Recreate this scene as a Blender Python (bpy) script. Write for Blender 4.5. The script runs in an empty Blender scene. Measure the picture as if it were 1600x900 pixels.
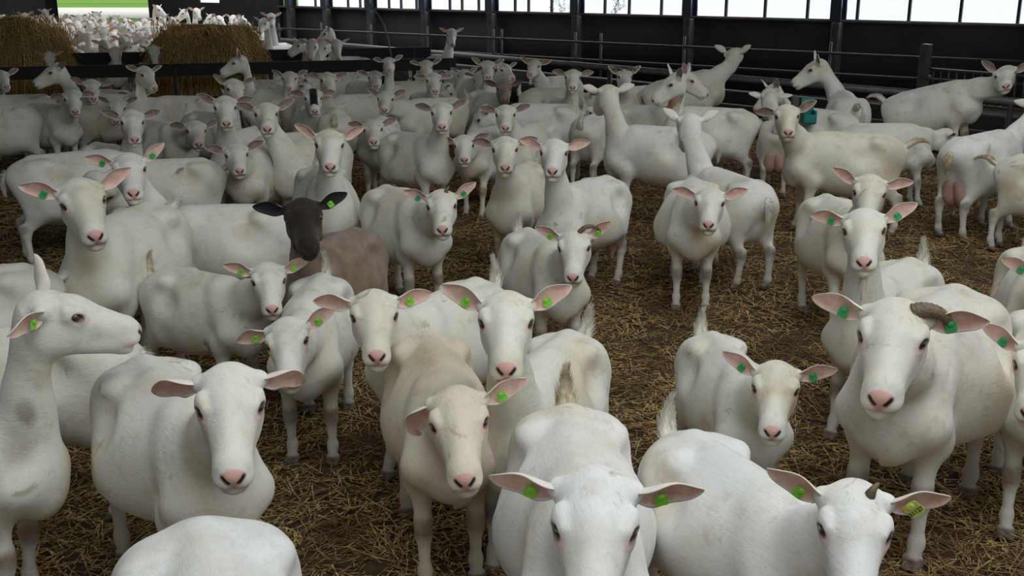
import bpy, math, random
import numpy as np
from mathutils import Vector, Quaternion, Matrix

V3 = lambda x, y, z: Vector((x, y, z))
SC = bpy.context.scene
COL = SC.collection


# ---------------------------------------------------------------- measured places in the barn (metres)
SILL = 1.3
WALL_A = (8.947, 16.978)
WALL_B = (-6.051, 29.501)
COLS = [4.128, 7.106, 9.772, 12.097, 14.134, 15.959, 17.566, 18.967]
MULL = [[0.249, 1.226, 2.126, 2.974, 3.88], [4.81, 5.646, 6.453], [7.883, 8.642, 9.237], [10.614, 11.244, 11.621], [12.68, 13.186, 13.563], [14.634, 15.147, 15.559], [16.577, 17.018], [18.254]]
COL_LABELS = ['widest dark blue steel column, nearest at the right', 'dark blue steel column above the raised goat that looks away', 'dark blue steel column between the two creeper sprigs', 'dark blue steel column above the horned goat, fourth from the right', 'dark blue steel column behind the neck-high goat in the next pen', 'dark blue steel column beside the hanging hose', 'dark blue steel column left of the hose', 'narrow dark blue steel column at the dark corner']
PIPE_H = 0.73
PIPE_A = (6.32, 11.262)
PIPE_B = (-5.063, 24.487)
RAIL_H = [0.846, 0.515]
POSTS = [8.348, 6.506, 3.716, 8.96, 10.844, 11.073, 12.969, 14.752, 16.477]
GATE_A = (6.173, 16.561)
GATE_B = (7.302, 14.902)
GATE_H = 0.742
FEED_H = 0.84
FEED_A = (-7.675, 15.431)
FEED_B = (-0.882, 17.379)
END_L = (-23.153, 42.007)
DOOR = (10.559, 5.494)
ENDWIN = (2.389, 3.264)
WIN_SILL = 1.385
ROAD_Y = 71.2
HAY1 = (-7.84, 17.729)
HAY2 = (-4.907, 17.933)
HOSE = [(-2.592, 16.134, 4.0), (-2.252, 16.134, 2.6), (-2.092, 16.134, 1.741), (-1.927, 16.079, 1.547), (-1.835, 16.034, 1.388), (-1.771, 15.973, 1.176), (-1.725, 15.903, 0.929)]
DRINK = (2.96, 10.917)
CREEP = [(10.273, 1), (8.919, 2)]
FARRAIL = ((-9.494, 30.834), (-5.506, 26.672))

# ---------------------------------------------------------------- camera, sky, lights, exposure
CAM_H, FOCAL_PX, PITCH = 2.05, 1700.0, math.atan(485 / 1700)
cd = bpy.data.cameras.new('camera'); cam = bpy.data.objects.new('camera', cd); COL.objects.link(cam)
cam.location = (0, 0, CAM_H); cam.rotation_euler = (math.pi / 2 - PITCH, 0, 0)
cd.sensor_width = 36.0; cd.lens = FOCAL_PX / 1600 * 36.0; cd.clip_start = 0.05; cd.clip_end = 400
SC.camera = cam
SC.view_settings.view_transform = 'Standard'; SC.view_settings.look = 'None'
SC.view_settings.gamma = 1.0; SC.view_settings.use_curve_mapping = False
SC.view_settings.exposure = 0.0

w = bpy.data.worlds.new('overcast_sky'); SC.world = w; w.use_nodes = True
bgn = w.node_tree.nodes['Background']; bgn.inputs[0].default_value = (0.88, 0.98, 0.97, 1); bgn.inputs[1].default_value = 0.30

def area(name, loc, target, sx, sy, power, col):
    l = bpy.data.lights.new(name, 'AREA'); l.shape = 'RECTANGLE'; l.size = sx; l.size_y = sy; l.energy = power; l.color = col
    o = bpy.data.objects.new(name, l); COL.objects.link(o); o.location = loc
    o.rotation_euler = (Vector(target) - Vector(loc)).to_track_quat('-Z', 'Y').to_euler()
    return o
area('ridge_skylight', (1.8, 1.4, 5.3), (0.8, 4.0, 0), 6.0, 4.0, 215, (0.96, 1.0, 0.98))
area('ridge_skylight_back', (3.2, 8.0, 5.3), (2.2, 9.5, 0), 4.0, 5.0, 140, (0.94, 1.0, 0.98))
area('far_pen_fill', (-7.5, 27.0, 5.3), (-7.5, 27.0, 0), 8.0, 9.0, 420, (0.95, 0.98, 1.0))  # fill lamp added to brighten the far crowd; no skylight modelled there
WM = ((WALL_A[0] + WALL_B[0]) / 2, (WALL_A[1] + WALL_B[1]) / 2); WD = Vector((WALL_B[0] - WALL_A[0], WALL_B[1] - WALL_A[1], 0)); WN = Vector((-WD.y, WD.x, 0)).normalized()
WN = WN if WN.y < 0 else -WN
area('window_daylight', (WM[0] + WN.x * 0.3, WM[1] + WN.y * 0.3, 2.4), (WM[0] + WN.x * 5, WM[1] + WN.y * 5, 0.6), WD.length * 0.9, 1.8, 330, (0.90, 0.96, 1.0))
sl = bpy.data.lights.new('sun', 'SUN'); sl.energy = 3.2; sl.angle = 0.25; sl.color = (1.0, 0.98, 0.94)
so = bpy.data.objects.new('sun', sl); COL.objects.link(so); so.rotation_euler = Vector((0.0, -0.5, -0.86)).to_track_quat('-Z', 'Y').to_euler()

# ---------------------------------------------------------------- the goat: one signed-distance body, meshed once, posed per animal
NB = V3(0.27, 0, 0.60)          # neck base in the rest pose
NP = V3(0.57, 0, 0.90)          # poll in the rest pose
HEAD_PITCH0 = math.radians(25)  # the rest head points forward and this much down
NL = (NP - NB).length
HEAD_S = 1.15

def smin(a, b, k):
    h = np.maximum(k - np.abs(a - b), 0.0) / k
    return np.minimum(a, b) - h * h * k * 0.25

class Field:
    """Distance samples on a grid; every primitive only touches the block it can change."""
    def __init__(self, X, Y, Z):
        self.ax = (X, Y, Z)
        self.d = np.full((len(X), len(Y), len(Z)), 0.5, np.float32)
    def _blk(self, lo, hi):
        out = []
        for ax, l, h in zip(self.ax, lo, hi):
            i0 = np.searchsorted(ax, l); i1 = np.searchsorted(ax, h)
            out.append(slice(i0, max(i0, i1)))
        return tuple(out)
    def _pts(self, s):
        X, Y, Z = self.ax
        return X[s[0]][:, None, None], Y[s[1]][None, :, None], Z[s[2]][None, None, :]
    def add(self, fn, lo, hi, k, sub=False):
        m = k + 0.06
        s = self._blk([v - m for v in lo], [v + m for v in hi])
        if any(q.stop <= q.start for q in s): return
        v = fn(*self._pts(s)).astype(np.float32)
        if sub: self.d[s] = -smin(-self.d[s], v, k)
        else: self.d[s] = smin(self.d[s], v, k)
    def cone(self, a, b, ra, rb, k=0.03, ky=1.0, sub=False, M=None):
        a = np.array(a, float); b = np.array(b, float)
        if M is not None: a = M(a); b = M(b)
        r = max(ra, rb)
        lo = np.minimum(a, b) - r * max(1, ky); hi = np.maximum(a, b) + r * max(1, ky)
        def fn(x, y, z):
            px, py, pz = x - a[0], (y - a[1]) / ky, z - a[2]
            bx, by, bz = b[0] - a[0], (b[1] - a[1]) / ky, b[2] - a[2]
            h = np.clip((px * bx + py * by + pz * bz) / (bx * bx + by * by + bz * bz), 0, 1)
            return (np.sqrt((px - bx * h) ** 2 + (py - by * h) ** 2 + (pz - bz * h) ** 2) - (ra + (rb - ra) * h)) * min(1.0, ky)
        self.add(fn, lo, hi, k, sub)
    def ell(self, c, r, k=0.03, rot=0.0, sub=False, M=None, yaw=0.0):
        c = np.array(c, float)
        if M is not None:
            rot = rot + HEAD_PITCH0; c = M(c)
        R = max(r); lo = c - R; hi = c + R
        cr, sr = math.cos(rot), math.sin(rot); cy_, sy_ = math.cos(yaw), math.sin(yaw)
        def fn(x, y, z):
            px, py, pz = x - c[0], y - c[1], z - c[2]
            u = px * cr - pz * sr; w = px * sr + pz * cr; v = py
            u, v = u * cy_ + v * sy_, -u * sy_ + v * cy_
            k0 = np.sqrt((u / r[0]) ** 2 + (v / r[1]) ** 2 + (w / r[2]) ** 2)
            k1 = np.sqrt((u / r[0] ** 2) ** 2 + (v / r[1] ** 2) ** 2 + (w / r[2] ** 2) ** 2)
            return k0 * (k0 - 1.0) / np.maximum(k1, 1e-6)
        self.add(fn, lo, hi, k, sub)

def head_to_rest(p):            # head frame (u forward, v left, w up) -> rest frame
    c, s = math.cos(HEAD_PITCH0), math.sin(HEAD_PITCH0)
    return np.array([NP.x + p[0] * c + p[2] * s, p[1], NP.z - p[0] * s + p[2] * c])

def rest_to_head(P):
    c, s = math.cos(HEAD_PITCH0), math.sin(HEAD_PITCH0)
    x, z = P[:, 0] - NP.x, P[:, 2] - NP.z
    return np.stack([x * c - z * s, P[:, 1], x * s + z * c], 1)

EYE = (0.083, 0.0660, 0.008)

def axis(parts):
    out = [np.array([parts[0][0]])]
    for a, b, st in parts:
        n = max(2, int(round((b - a) / st)))
        out.append(np.linspace(a, b, n + 1)[1:])
    return np.concatenate(out)

def goat_field(fine, mid, coarse):
    X = axis([(-0.56, 0.44, coarse), (0.44, 0.50, mid), (0.50, 0.86, fine)])
    Y = axis([(0.0, 0.090, fine), (0.090, 0.13, mid), (0.13, 0.26, coarse)])
    Z = axis([(-0.03, 0.10, mid), (0.10, 0.66, coarse), (0.66, 0.70, mid), (0.70, 0.985, fine)])
    F = Field(X, Y, Z)
    # trunk
    F.ell((0.13, 0, 0.550), (0.25, 0.128, 0.202), 0.03)
    F.ell((-0.10, 0, 0.505), (0.31, 0.195, 0.222), 0.08, rot=-0.05)
    F.ell((-0.04, 0, 0.60), (0.30, 0.130, 0.130), 0.06)
    F.cone((0.17, 0, 0.715), (-0.30, 0, 0.700), 0.040, 0.050, 0.07)
    F.ell((-0.325, 0, 0.615), (0.155, 0.125, 0.120), 0.06, rot=0.12)
    F.cone((-0.235, 0.095, 0.690), (-0.30, 0.085, 0.66), 0.028, 0.03, 0.06)     # hip bone
    F.cone((-0.435, 0.055, 0.620), (-0.38, 0.06, 0.60), 0.026, 0.04, 0.05)      # pin bone
    F.cone((0.16, 0.045, 0.700), (0.29, 0.105, 0.50), 0.045, 0.058, 0.06, )     # shoulder blade
    F.ell((0.33, 0, 0.47), (0.085, 0.100, 0.115), 0.06)                          # brisket
    F.cone((0.31, 0.085, 0.50), (0.22, 0.10, 0.42), 0.062, 0.052, 0.05)          # upper arm
    F.cone((0.15, 0, 0.742), (-0.30, 0, 0.735), 0.010, 0.012, 0.05)              # spine
    F.cone((-0.225, 0.104, 0.698), (-0.30, 0.092, 0.672), 0.022, 0.03, 0.08)      # point of the hip
    F.ell((-0.16, 0.190, 0.625), (0.080, 0.060, 0.055), 0.08, sub=True)          # hollow of the flank
    # neck
    F.cone((0.25, 0, 0.60), (0.36, 0, 0.70), 0.135, 0.094, 0.07, 0.76)
    F.cone((0.36, 0, 0.695), (0.555, 0, 0.875), 0.088, 0.066, 0.05, 0.78)
    F.cone((0.375, 0, 0.66), (0.54, 0, 0.815), 0.050, 0.045, 0.04, 0.9)          # windpipe
    # fore legs
    F.cone((0.215, 0.095, 0.43), (0.235, 0.093, 0.25), 0.050, 0.030, 0.05, 0.85)
    F.cone((0.237, 0.093, 0.265), (0.238, 0.093, 0.215), 0.031, 0.028, 0.02)
    F.cone((0.236, 0.093, 0.22), (0.234, 0.093, 0.085), 0.024, 0.019, 0.02)
    F.cone((0.234, 0.093, 0.090), (0.236, 0.093, 0.075), 0.025, 0.024, 0.015)
    F.cone((0.236, 0.093, 0.080), (0.256, 0.093, 0.045), 0.021, 0.022, 0.015)
    F.cone((0.254, 0.079, 0.030), (0.278, 0.079, 0.012), 0.021, 0.013, 0.006)
    F.cone((0.254, 0.107, 0.030), (0.278, 0.107, 0.012), 0.021, 0.013, 0.006)
    # hind legs
    F.cone((-0.315, 0.088, 0.59), (-0.225, 0.120, 0.43), 0.095, 0.066, 0.06, 0.72)
    F.cone((-0.36, 0.085, 0.56), (-0.335, 0.105, 0.40), 0.075, 0.045, 0.05, 0.75)
    F.cone((-0.235, 0.118, 0.43), (-0.385, 0.103, 0.275), 0.062, 0.033, 0.05, 0.75)
    F.cone((-0.405, 0.10, 0.300), (-0.385, 0.10, 0.245), 0.024, 0.028, 0.025)
    F.cone((-0.388, 0.10, 0.25), (-0.372, 0.10, 0.085), 0.026, 0.020, 0.02)
    F.cone((-0.372, 0.10, 0.090), (-0.370, 0.10, 0.075), 0.026, 0.025, 0.015)
    F.cone((-0.370, 0.10, 0.080), (-0.350, 0.10, 0.045), 0.022, 0.022, 0.015)
    F.cone((-0.352, 0.086, 0.030), (-0.328, 0.086, 0.012), 0.021, 0.013, 0.006)
    F.cone((-0.352, 0.114, 0.030), (-0.328, 0.114, 0.012), 0.021, 0.013, 0.006)
    # head
    H = head_to_rest
    F.ell((0.015, 0, -0.016), (0.074, 0.062, 0.054), 0.04, M=H)
    F.ell((0.042, 0, 0.020), (0.070, 0.057, 0.030), 0.03, M=H)                    # forehead
    F.ell((-0.004, 0, 0.024), (0.032, 0.044, 0.022), 0.03, M=H)                   # poll bump
    F.cone((0.060, 0.056, 0.010), (0.082, 0.050, 0.000), 0.0215, 0.019, 0.016, M=H)  # socket
    F.cone((0.050, 0.061, 0.026), (0.088, 0.053, 0.0245), 0.0110, 0.0080, 0.014, M=H)  # brow
    F.cone((0.080, 0, 0.020), (0.215, 0, -0.014), 0.029, 0.0235, 0.03, M=H)       # bridge of the nose
    F.cone((0.085, 0.020, -0.014), (0.205, 0.014, -0.030), 0.036, 0.024, 0.03, M=H)
    F.ell((0.220, 0, -0.034), (0.036, 0.035, 0.034), 0.025, M=H)                   # muzzle
    F.ell((0.243, 0, -0.027), (0.0175, 0.025, 0.021), 0.010, M=H)                  # nose pad
    F.ell((0.228, 0.019, -0.047), (0.028, 0.0225, 0.020), 0.012, M=H)               # upper lips
    F.cone((0.020, 0.026, -0.075), (0.195, 0.011, -0.071), 0.036, 0.024, 0.04, M=H)  # lower jaw
    F.ell((0.040, 0.034, -0.042), (0.066, 0.026, 0.046), 0.03, M=H)                # cheek
    F.ell((0.220, 0, -0.079), (0.027, 0.029, 0.018), 0.014, M=H)                   # chin
    F.cone((-0.004, 0.045, 0.008), (-0.010, 0.066, 0.012), 0.026, 0.020, 0.02, M=H)  # ear root
    # eye opening, nostrils, mouth
    F.ell(EYE, (0.0165, 0.0165, 0.0100), 0.004, sub=True, M=H, rot=0.12)
    F.cone((0.261, 0.0115, -0.034), (0.2535, 0.0235, -0.023), 0.0034, 0.0050, 0.004, sub=True, M=H)
    F.cone((0.252, 0.0, -0.0605), (0.244, 0.022, -0.0600), 0.0022, 0.0026, 0.004, sub=True, M=H)
    F.cone((0.244, 0.022, -0.0600), (0.185, 0.034, -0.056), 0.0026, 0.0022, 0.004, sub=True, M=H)
    F.cone((0.261, 0.0, -0.044), (0.252, 0.0, -0.0575), 0.0020, 0.0020, 0.004, sub=True, M=H)
    return F

def surface_net(F):
    """Quads through the cells the surface crosses; the half body is mirrored first."""
    X, Y, Z = F.ax
    Y2 = np.concatenate([-Y[:0:-1], Y]); d = np.concatenate([F.d[:, :0:-1, :], F.d], 1)
    nx, ny, nz = d.shape
    s = d < 0
    cell = np.zeros((nx - 1, ny - 1, nz - 1), np.int8)
    for i in (0, 1):
        for j in (0, 1):
            for k in (0, 1):
                cell += s[i:nx - 1 + i, j:ny - 1 + j, k:nz - 1 + k]
    act = (cell > 0) & (cell < 8)
    ci, cj, ck = np.nonzero(act)
    idx = np.full(act.shape, -1, np.int32); idx[ci, cj, ck] = np.arange(len(ci))
    acc = np.zeros((len(ci), 3)); cnt = np.zeros(len(ci))
    base = (ci, cj, ck); ax = (X, Y2, Z)
    for a in range(3):
        o = [q for q in range(3) if q != a]
        for p in (0, 1):
            for q in (0, 1):
                A = [base[0].copy(), base[1].copy(), base[2].copy()]
                A[o[0]] = A[o[0]] + p; A[o[1]] = A[o[1]] + q
                B = list(A); B[a] = A[a] + 1
                da, db = d[tuple(A)], d[tuple(B)]
                m = (da < 0) != (db < 0)
                t = np.where(m, da / np.where(m, da - db, 1), 0)
                P = np.stack([ax[c][A[c]] for c in range(3)], 1)
                P[:, a] += t * (ax[a][B[a]] - ax[a][A[a]])
                acc[m] += P[m]; cnt[m] += 1
    V = acc / cnt[:, None]
    faces = []
    for a in range(3):
        o = [(a + 1) % 3, (a + 2) % 3]
        sl0 = [slice(1, n - 1) for n in (nx, ny, nz)]; sl0[a] = slice(0, (nx, ny, nz)[a] - 1)
        sl1 = list(sl0); sl1[a] = slice(1, (nx, ny, nz)[a])
        s0, s1 = s[tuple(sl0)], s[tuple(sl1)]
        for flip, m in ((False, s0 & ~s1), (True, ~s0 & s1)):
            g = list(np.nonzero(m))
            for c in range(3):
                if c != a: g[c] = g[c] + 1
            def at_(du, dv):
                q = list(g); q[o[0]] = q[o[0]] + du; q[o[1]] = q[o[1]] + dv
                return idx[tuple(q)]
            f = np.stack([at_(-1, -1), at_(0, -1), at_(0, 0), at_(-1, 0)], 1)
            faces.append(f[:, ::-1] if flip else f)
    return V, np.concatenate(faces)

def sstep(a, b, x):
    t = np.clip((x - a) / (b - a), 0, 1); return t * t * (3 - 2 * t)

def seg_d(P, a, b):
    a = np.array(a); b = np.array(b); ab = b - a
    h = np.clip(((P - a) @ ab) / (ab @ ab), 0, 1)
    return np.linalg.norm(P - a - h[:, None] * ab, axis=1)

class Rest:
    """The rest-pose body at one level of detail, with its pose weights and its coat markings."""
    def __init__(self, fine, mid, coarse):
        V, Fc = surface_net(goat_field(fine, mid, coarse))
        self.V, self.F = V, Fc
        h = rest_to_head(V); self.h = h
        q = (h[:, 0] + 0.055) * 0.82 + h[:, 2] * 0.57
        dirn = np.array((NP - NB)[:]) / NL
        proj = (V - np.array(NB[:])) @ dirn
        t = np.minimum(1 + q / (NL * 0.80), proj / (NL * 0.70))
        self.t = sstep(0.0, 1.0, np.clip(t, 0, 1)) * 0.35 + 0.65 * np.clip(t, 0, 1)
        # legs: weight below the trunk
        x, y, z = V[:, 0], np.abs(V[:, 1]), V[:, 2]
        self.fore = sstep(0.47, 0.36, z) * (x > 0.10) * (self.t < 0.02)
        self.hind = sstep(0.52, 0.40, z) * (x < -0.14) * sstep(0.05, 0.075, y)
        low = (x < -0.14) & (z < 0.30); self.hind = np.where(low, 1.0, self.hind)
        # markings (1) pink skin (2) dirt (3) dark openings and hooves (4) face
        ay = np.abs(h[:, 1])
        ap = np.stack([h[:, 0], ay, h[:, 2]], 1)
        isH = self.t > 0.97
        nose = sstep(0.031, 0.024, np.linalg.norm((ap * [1, 1, 1] - [0.257, 0.0, -0.028]) / np.stack([np.full(len(V), 1.25), 0.42 + 0.62 * sstep(-0.052, -0.016, h[:, 2]), np.full(len(V), 0.95)], 1), axis=1))
        lip = sstep(0.010, 0.004, np.abs(h[:, 2] + 0.0610)) * sstep(0.200, 0.240, h[:, 0])
        fil = sstep(0.007, 0.003, ay) * sstep(0.225, 0.24, h[:, 0]) * (h[:, 2] > -0.066) * (h[:, 2] < -0.036)
        eye = 0.55 * sstep(0.027, 0.015, np.linalg.norm((ap - np.array(EYE) - [0.012, -0.004, -0.004]) / [1.15, 1, 0.75], axis=1))
        self.pink = np.maximum.reduce([nose, lip * 0.55, fil * 0.7, eye]) * isH
        bel = sstep(0.36, 0.30, z) * (x > -0.33) * (x < 0.15) * (self.fore + self.hind < 0.3)
        self.pink = np.maximum(self.pink, 0.4 * bel)
        knee = np.maximum(sstep(0.060, 0.02, np.linalg.norm(V * [1, 0, 1] - [0.262, 0, 0.245], axis=1)),
                          sstep(0.055, 0.02, np.linalg.norm(V * [1, 0, 1] - [-0.405, 0, 0.285], axis=1)))
        foot = sstep(0.16, 0.03, z) * 0.55
        self.dirt = np.maximum(knee * 0.9, foot)
        nost = sstep(0.0080, 0.0038, seg_d(ap, (0.259, 0.0115, -0.034), (0.252, 0.0235, -0.023))) * isH
        mouth = 0.62 * np.minimum(sstep(0.0060, 0.0022, np.minimum(seg_d(ap, (0.245, 0, -0.0585), (0.240, 0.022, -0.0585)),
                    seg_d(ap, (0.240, 0.022, -0.0585), (0.185, 0.034, -0.056)))), 1) * isH
        hoof = sstep(0.048, 0.040, z) * (self.t < 0.1)
        rim = 0.75 * sstep(0.0225, 0.0150, np.linalg.norm((ap - np.array(EYE)) / [1.15, 1, 0.75], axis=1)) * isH
        self.dark = np.maximum.reduce([nost, mouth, hoof * 0.85, rim])
        self.face = sstep(0.55, 0.95, self.t)
        self.blaze = sstep(0.040, 0.028, ay) * sstep(-0.02, 0.02, h[:, 2] + 0.2 * h[:, 0]) * (h[:, 0] < 0.20) * isH
        self.col = np.stack([self.pink, self.dirt, self.dark, self.t], 1).astype(np.float32)

def quat_mats(q0, q1, q2, n):
    out = []
    for i in range(n):
        t = i / (n - 1)
        out.append(np.array((q0.slerp(q1, t)).slerp(q1.slerp(q2, t), t).to_matrix()))
    return np.array(out)

def pose(R, head_p, head_q, belly=1.0, fat=1.0, bend=0.0, steps=(0, 0, 0, 0), neck_fat=1.0):
    """Vertices of a rest body bent so that its poll sits at head_p with the head turned by head_q (goat frame)."""
    V = R.V.copy(); t = R.t
    # build: belly and trunk width
    bw = np.exp(-((V[:, 0] + 0.10) / 0.22) ** 2) * (t < 0.05) * sstep(0.28, 0.42, V[:, 2])
    V[:, 1] *= 1 + (belly - 1) * bw + (fat - 1) * (t < 0.9) * sstep(0.30, 0.45, V[:, 2]) * (1 - t)
    V[:, 2] -= (belly - 1) * 0.10 * bw * sstep(0.62, 0.45, V[:, 2])
    # legs swing about shoulder and hip
    for w, sx, ax_, az, a in ((R.fore, 1, 0.20, 0.50, steps[0]), (R.fore, -1, 0.20, 0.50, steps[1]),
                              (R.hind, 1, -0.30, 0.56, steps[2]), (R.hind, -1, -0.30, 0.56, steps[3])):
        if not a: continue
        m = (w > 0) & (V[:, 1] * sx > 0)
        an = a * w[m]
        x, z = V[m, 0] - ax_, V[m, 2] - az
        V[m, 0] = ax_ + x * np.cos(an) - z * np.sin(an)
        V[m, 2] = az + (x * np.sin(an) + z * np.cos(an)) + (1 - math.cos(a)) * 0.45 * w[m]
    if bend:
        m = t < 0.999
        x0 = 0.12
        dx = np.minimum(V[:, 0] - x0, 0)
        ang = -bend * dx
        # bend the trunk sideways along an arc behind the shoulder
        cx = np.where(dx < 0, x0 + np.sin(ang) / bend * -1, V[:, 0]); cyv = np.where(dx < 0, (1 - np.cos(ang)) / bend, 0)
        yy = V[:, 1]
        V[:, 0] = np.where(dx < 0, cx - yy * np.sin(-ang), V[:, 0]); V[:, 1] = np.where(dx < 0, cyv + yy * np.cos(ang), yy)
    # neck: a Hermite curve from the trunk to the poll
    B = np.array(NB[:]); P0 = np.array(NP[:]); P1 = np.array(head_p[:])
    d0 = (P0 - B) / NL
    ch = P1 - B; L = np.linalg.norm(ch); chn = ch / L
    rel = head_q @ Quaternion((0, 1, 0), HEAD_PITCH0).inverted()
    T0 = (d0 * 0.75 + chn * 0.5) ; T0 = T0 / np.linalg.norm(T0) * L
    hd = np.array((rel @ Vector(d0))[:])
    T1 = (chn * 0.7 + hd * 0.55); T1 = T1 / np.linalg.norm(T1) * L
    qm = Vector(d0).rotation_difference(Vector(chn))
    n = 41
    M = quat_mats(Quaternion(), qm, rel, n)
    m = t > 0
    tt = t[m]; u = tt[:, None]
    C = (2 * u ** 3 - 3 * u ** 2 + 1) * B + (u ** 3 - 2 * u ** 2 + u) * T0 + (-2 * u ** 3 + 3 * u ** 2) * P1 + (u ** 3 - u ** 2) * T1
    o = R.V[m] - (B + (P0 - B) * u)
    o[:, 1] *= 1 + (neck_fat - 1) * np.sin(np.pi * np.clip(tt, 0, 1))
    o *= (1 + (HEAD_S - 1) * sstep(0.70, 0.99, tt))[:, None]
    f = tt * (n - 1); i0 = np.minimum(f.astype(int), n - 2); w = (f - i0)[:, None, None]
    MM = M[i0] * (1 - w) + M[i0 + 1] * w
    V[m] = C + np.einsum('nij,nj->ni', MM, o)
    return V

# ---------------------------------------------------------------- mesh plumbing
def mesh_np(name, V, F, mats, col=None, smooth=True, fmat=None):
    """One mesh from arrays: F is (n,4), (n,3) or a list of such arrays."""
    Fs = F if isinstance(F, list) else [F]
    Fs = [f for f in Fs if len(f)]
    me = bpy.data.meshes.new(name)
    nv = len(V); nl = sum(f.size for f in Fs); npoly = sum(len(f) for f in Fs)
    me.vertices.add(nv); me.vertices.foreach_set('co', np.ascontiguousarray(V, np.float32).ravel())
    me.loops.add(nl); me.loops.foreach_set('vertex_index', np.concatenate([f.ravel() for f in Fs]).astype(np.int32))
    me.polygons.add(npoly)
    tot = np.concatenate([np.full(len(f), f.shape[1]) for f in Fs])
    st = np.concatenate([[0], np.cumsum(tot)[:-1]])
    me.polygons.foreach_set('loop_start', st.astype(np.int32))
    me.polygons.foreach_set('use_smooth', np.full(npoly, smooth))
    for m in (mats if isinstance(mats, (list, tuple)) else [mats]): me.materials.append(m)
    if fmat is not None: me.polygons.foreach_set('material_index', np.asarray(fmat, np.int32))
    if col is not None:
        a = me.attributes.new('mask', 'FLOAT_COLOR', 'POINT')
        a.data.foreach_set('color', np.ascontiguousarray(col, np.float32).ravel())
    me.update(calc_edges=True); me.validate()
    return me

def link(name, me, parent=None, M=None):
    o = bpy.data.objects.new(name, me); COL.objects.link(o)
    if parent is not None: o.parent = parent
    if M is not None: o.matrix_local = M
    return o

class MB:
    """Collects quads and triangles for ONE mesh."""
    def __init__(self): self.V = []; self.Q = []; self.T = []; self.n = 0; self.mq = []; self.mt = []
    def add(self, V, Q=(), T=(), m=0):
        V = np.asarray(V, float).reshape(-1, 3)
        if len(Q): Q = np.asarray(Q, int).reshape(-1, 4) + self.n; self.Q.append(Q); self.mq += [m] * len(Q)
        if len(T): T = np.asarray(T, int).reshape(-1, 3) + self.n; self.T.append(T); self.mt += [m] * len(T)
        self.V.append(V); self.n += len(V)
    def box(self, c, s, R=None, m=0, bev=0.0):
        h = np.array(s) / 2
        if bev <= 0:
            V = np.array([[x, y, z] for x in (-1, 1) for y in (-1, 1) for z in (-1, 1)]) * h
            Q = [[0, 1, 3, 2], [4, 6, 7, 5], [0, 4, 5, 1], [2, 3, 7, 6], [0, 2, 6, 4], [1, 5, 7, 3]]
            if R is not None: V = V @ np.array(R).T
            self.add(V + np.array(c), Q, m=m); return
        V = []; ids = {}
        for x in (-1, 1):
            for y in (-1, 1):
                for z in (-1, 1):
                    for a in range(3):
                        p = np.array([x, y, z]) * (h - bev); p[a] = (x, y, z)[a] * h[a]
                        ids[(x, y, z, a)] = len(V); V.append(p)
        Q, T = [], []
        for a in range(3):
            o = [(a + 1) % 3, (a + 2) % 3]
            for s_ in (-1, 1):
                q = []
                for p, r in ((-1, -1), (1, -1), (1, 1), (-1, 1)):
                    k = [0, 0, 0]; k[a] = s_; k[o[0]] = p; k[o[1]] = r; q.append(ids[(*k, a)])
                Q.append(q if s_ > 0 else q[::-1])
            for p in (-1, 1):
                for r in (-1, 1):
                    k0 = [0, 0, 0]; k0[a] = -1; k0[o[0]] = p; k0[o[1]] = r; k1 = list(k0); k1[a] = 1
                    q = [ids[(*k0, o[0])], ids[(*k1, o[0])], ids[(*k1, o[1])], ids[(*k0, o[1])]]
                    Q.append(q if p * r < 0 else q[::-1])
        for x in (-1, 1):
            for y in (-1, 1):
                for z in (-1, 1):
                    q = [ids[(x, y, z, 0)], ids[(x, y, z, 1)], ids[(x, y, z, 2)]]
                    T.append(q if x * y * z > 0 else q[::-1])
        V = np.array(V)
        if R is not None: V = V @ np.array(R).T
        self.add(V + np.array(c), Q, T, m=m)
    def tube(self, pts, rad, n=8, m=0, flat=1.0, caps=True):
        pts = np.asarray(pts, float); k = len(pts)
        rad = np.full(k, rad, float) if np.isscalar(rad) else np.asarray(rad, float)
        tan = np.gradient(pts, axis=0); tan /= np.linalg.norm(tan, axis=1)[:, None] + 1e-12
        up = np.array([0, 0, 1.0]) if abs(tan[0][2]) < 0.9 else np.array([1.0, 0, 0])
        V = []
        a = np.arange(n) * 2 * np.pi / n
        u = np.cross(up, tan[0]); u /= np.linalg.norm(u)
        for i in range(k):
            u = u - tan[i] * (u @ tan[i]); u /= np.linalg.norm(u) + 1e-12
            v = np.cross(tan[i], u)
            V.append(pts[i] + rad[i] * (np.cos(a)[:, None] * u + flat * np.sin(a)[:, None] * v))
        V = np.concatenate(V)
        Q = [[i * n + j, i * n + (j + 1) % n, (i + 1) * n + (j + 1) % n, (i + 1) * n + j] for i in range(k - 1) for j in range(n)]
        T = []
        if caps:
            V = np.concatenate([V, pts[:1], pts[-1:]])
            T = [[k * n, (j + 1) % n, j] for j in range(n)] + [[k * n + 1, (k - 1) * n + j, (k - 1) * n + (j + 1) % n] for j in range(n)]
        self.add(V, Q, T, m=m)
    def mesh(self, name, mats, smooth=True):
        F = []; fm = []
        if self.Q: F.append(np.concatenate(self.Q)); fm += self.mq
        if self.T: F.append(np.concatenate(self.T)); fm += self.mt
        return mesh_np(name, np.concatenate(self.V), F, mats, smooth=smooth, fmat=fm)
    def build(self, name, mats, parent=None, smooth=True):
        return link(name, self.mesh(name, mats, smooth), parent)

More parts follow.
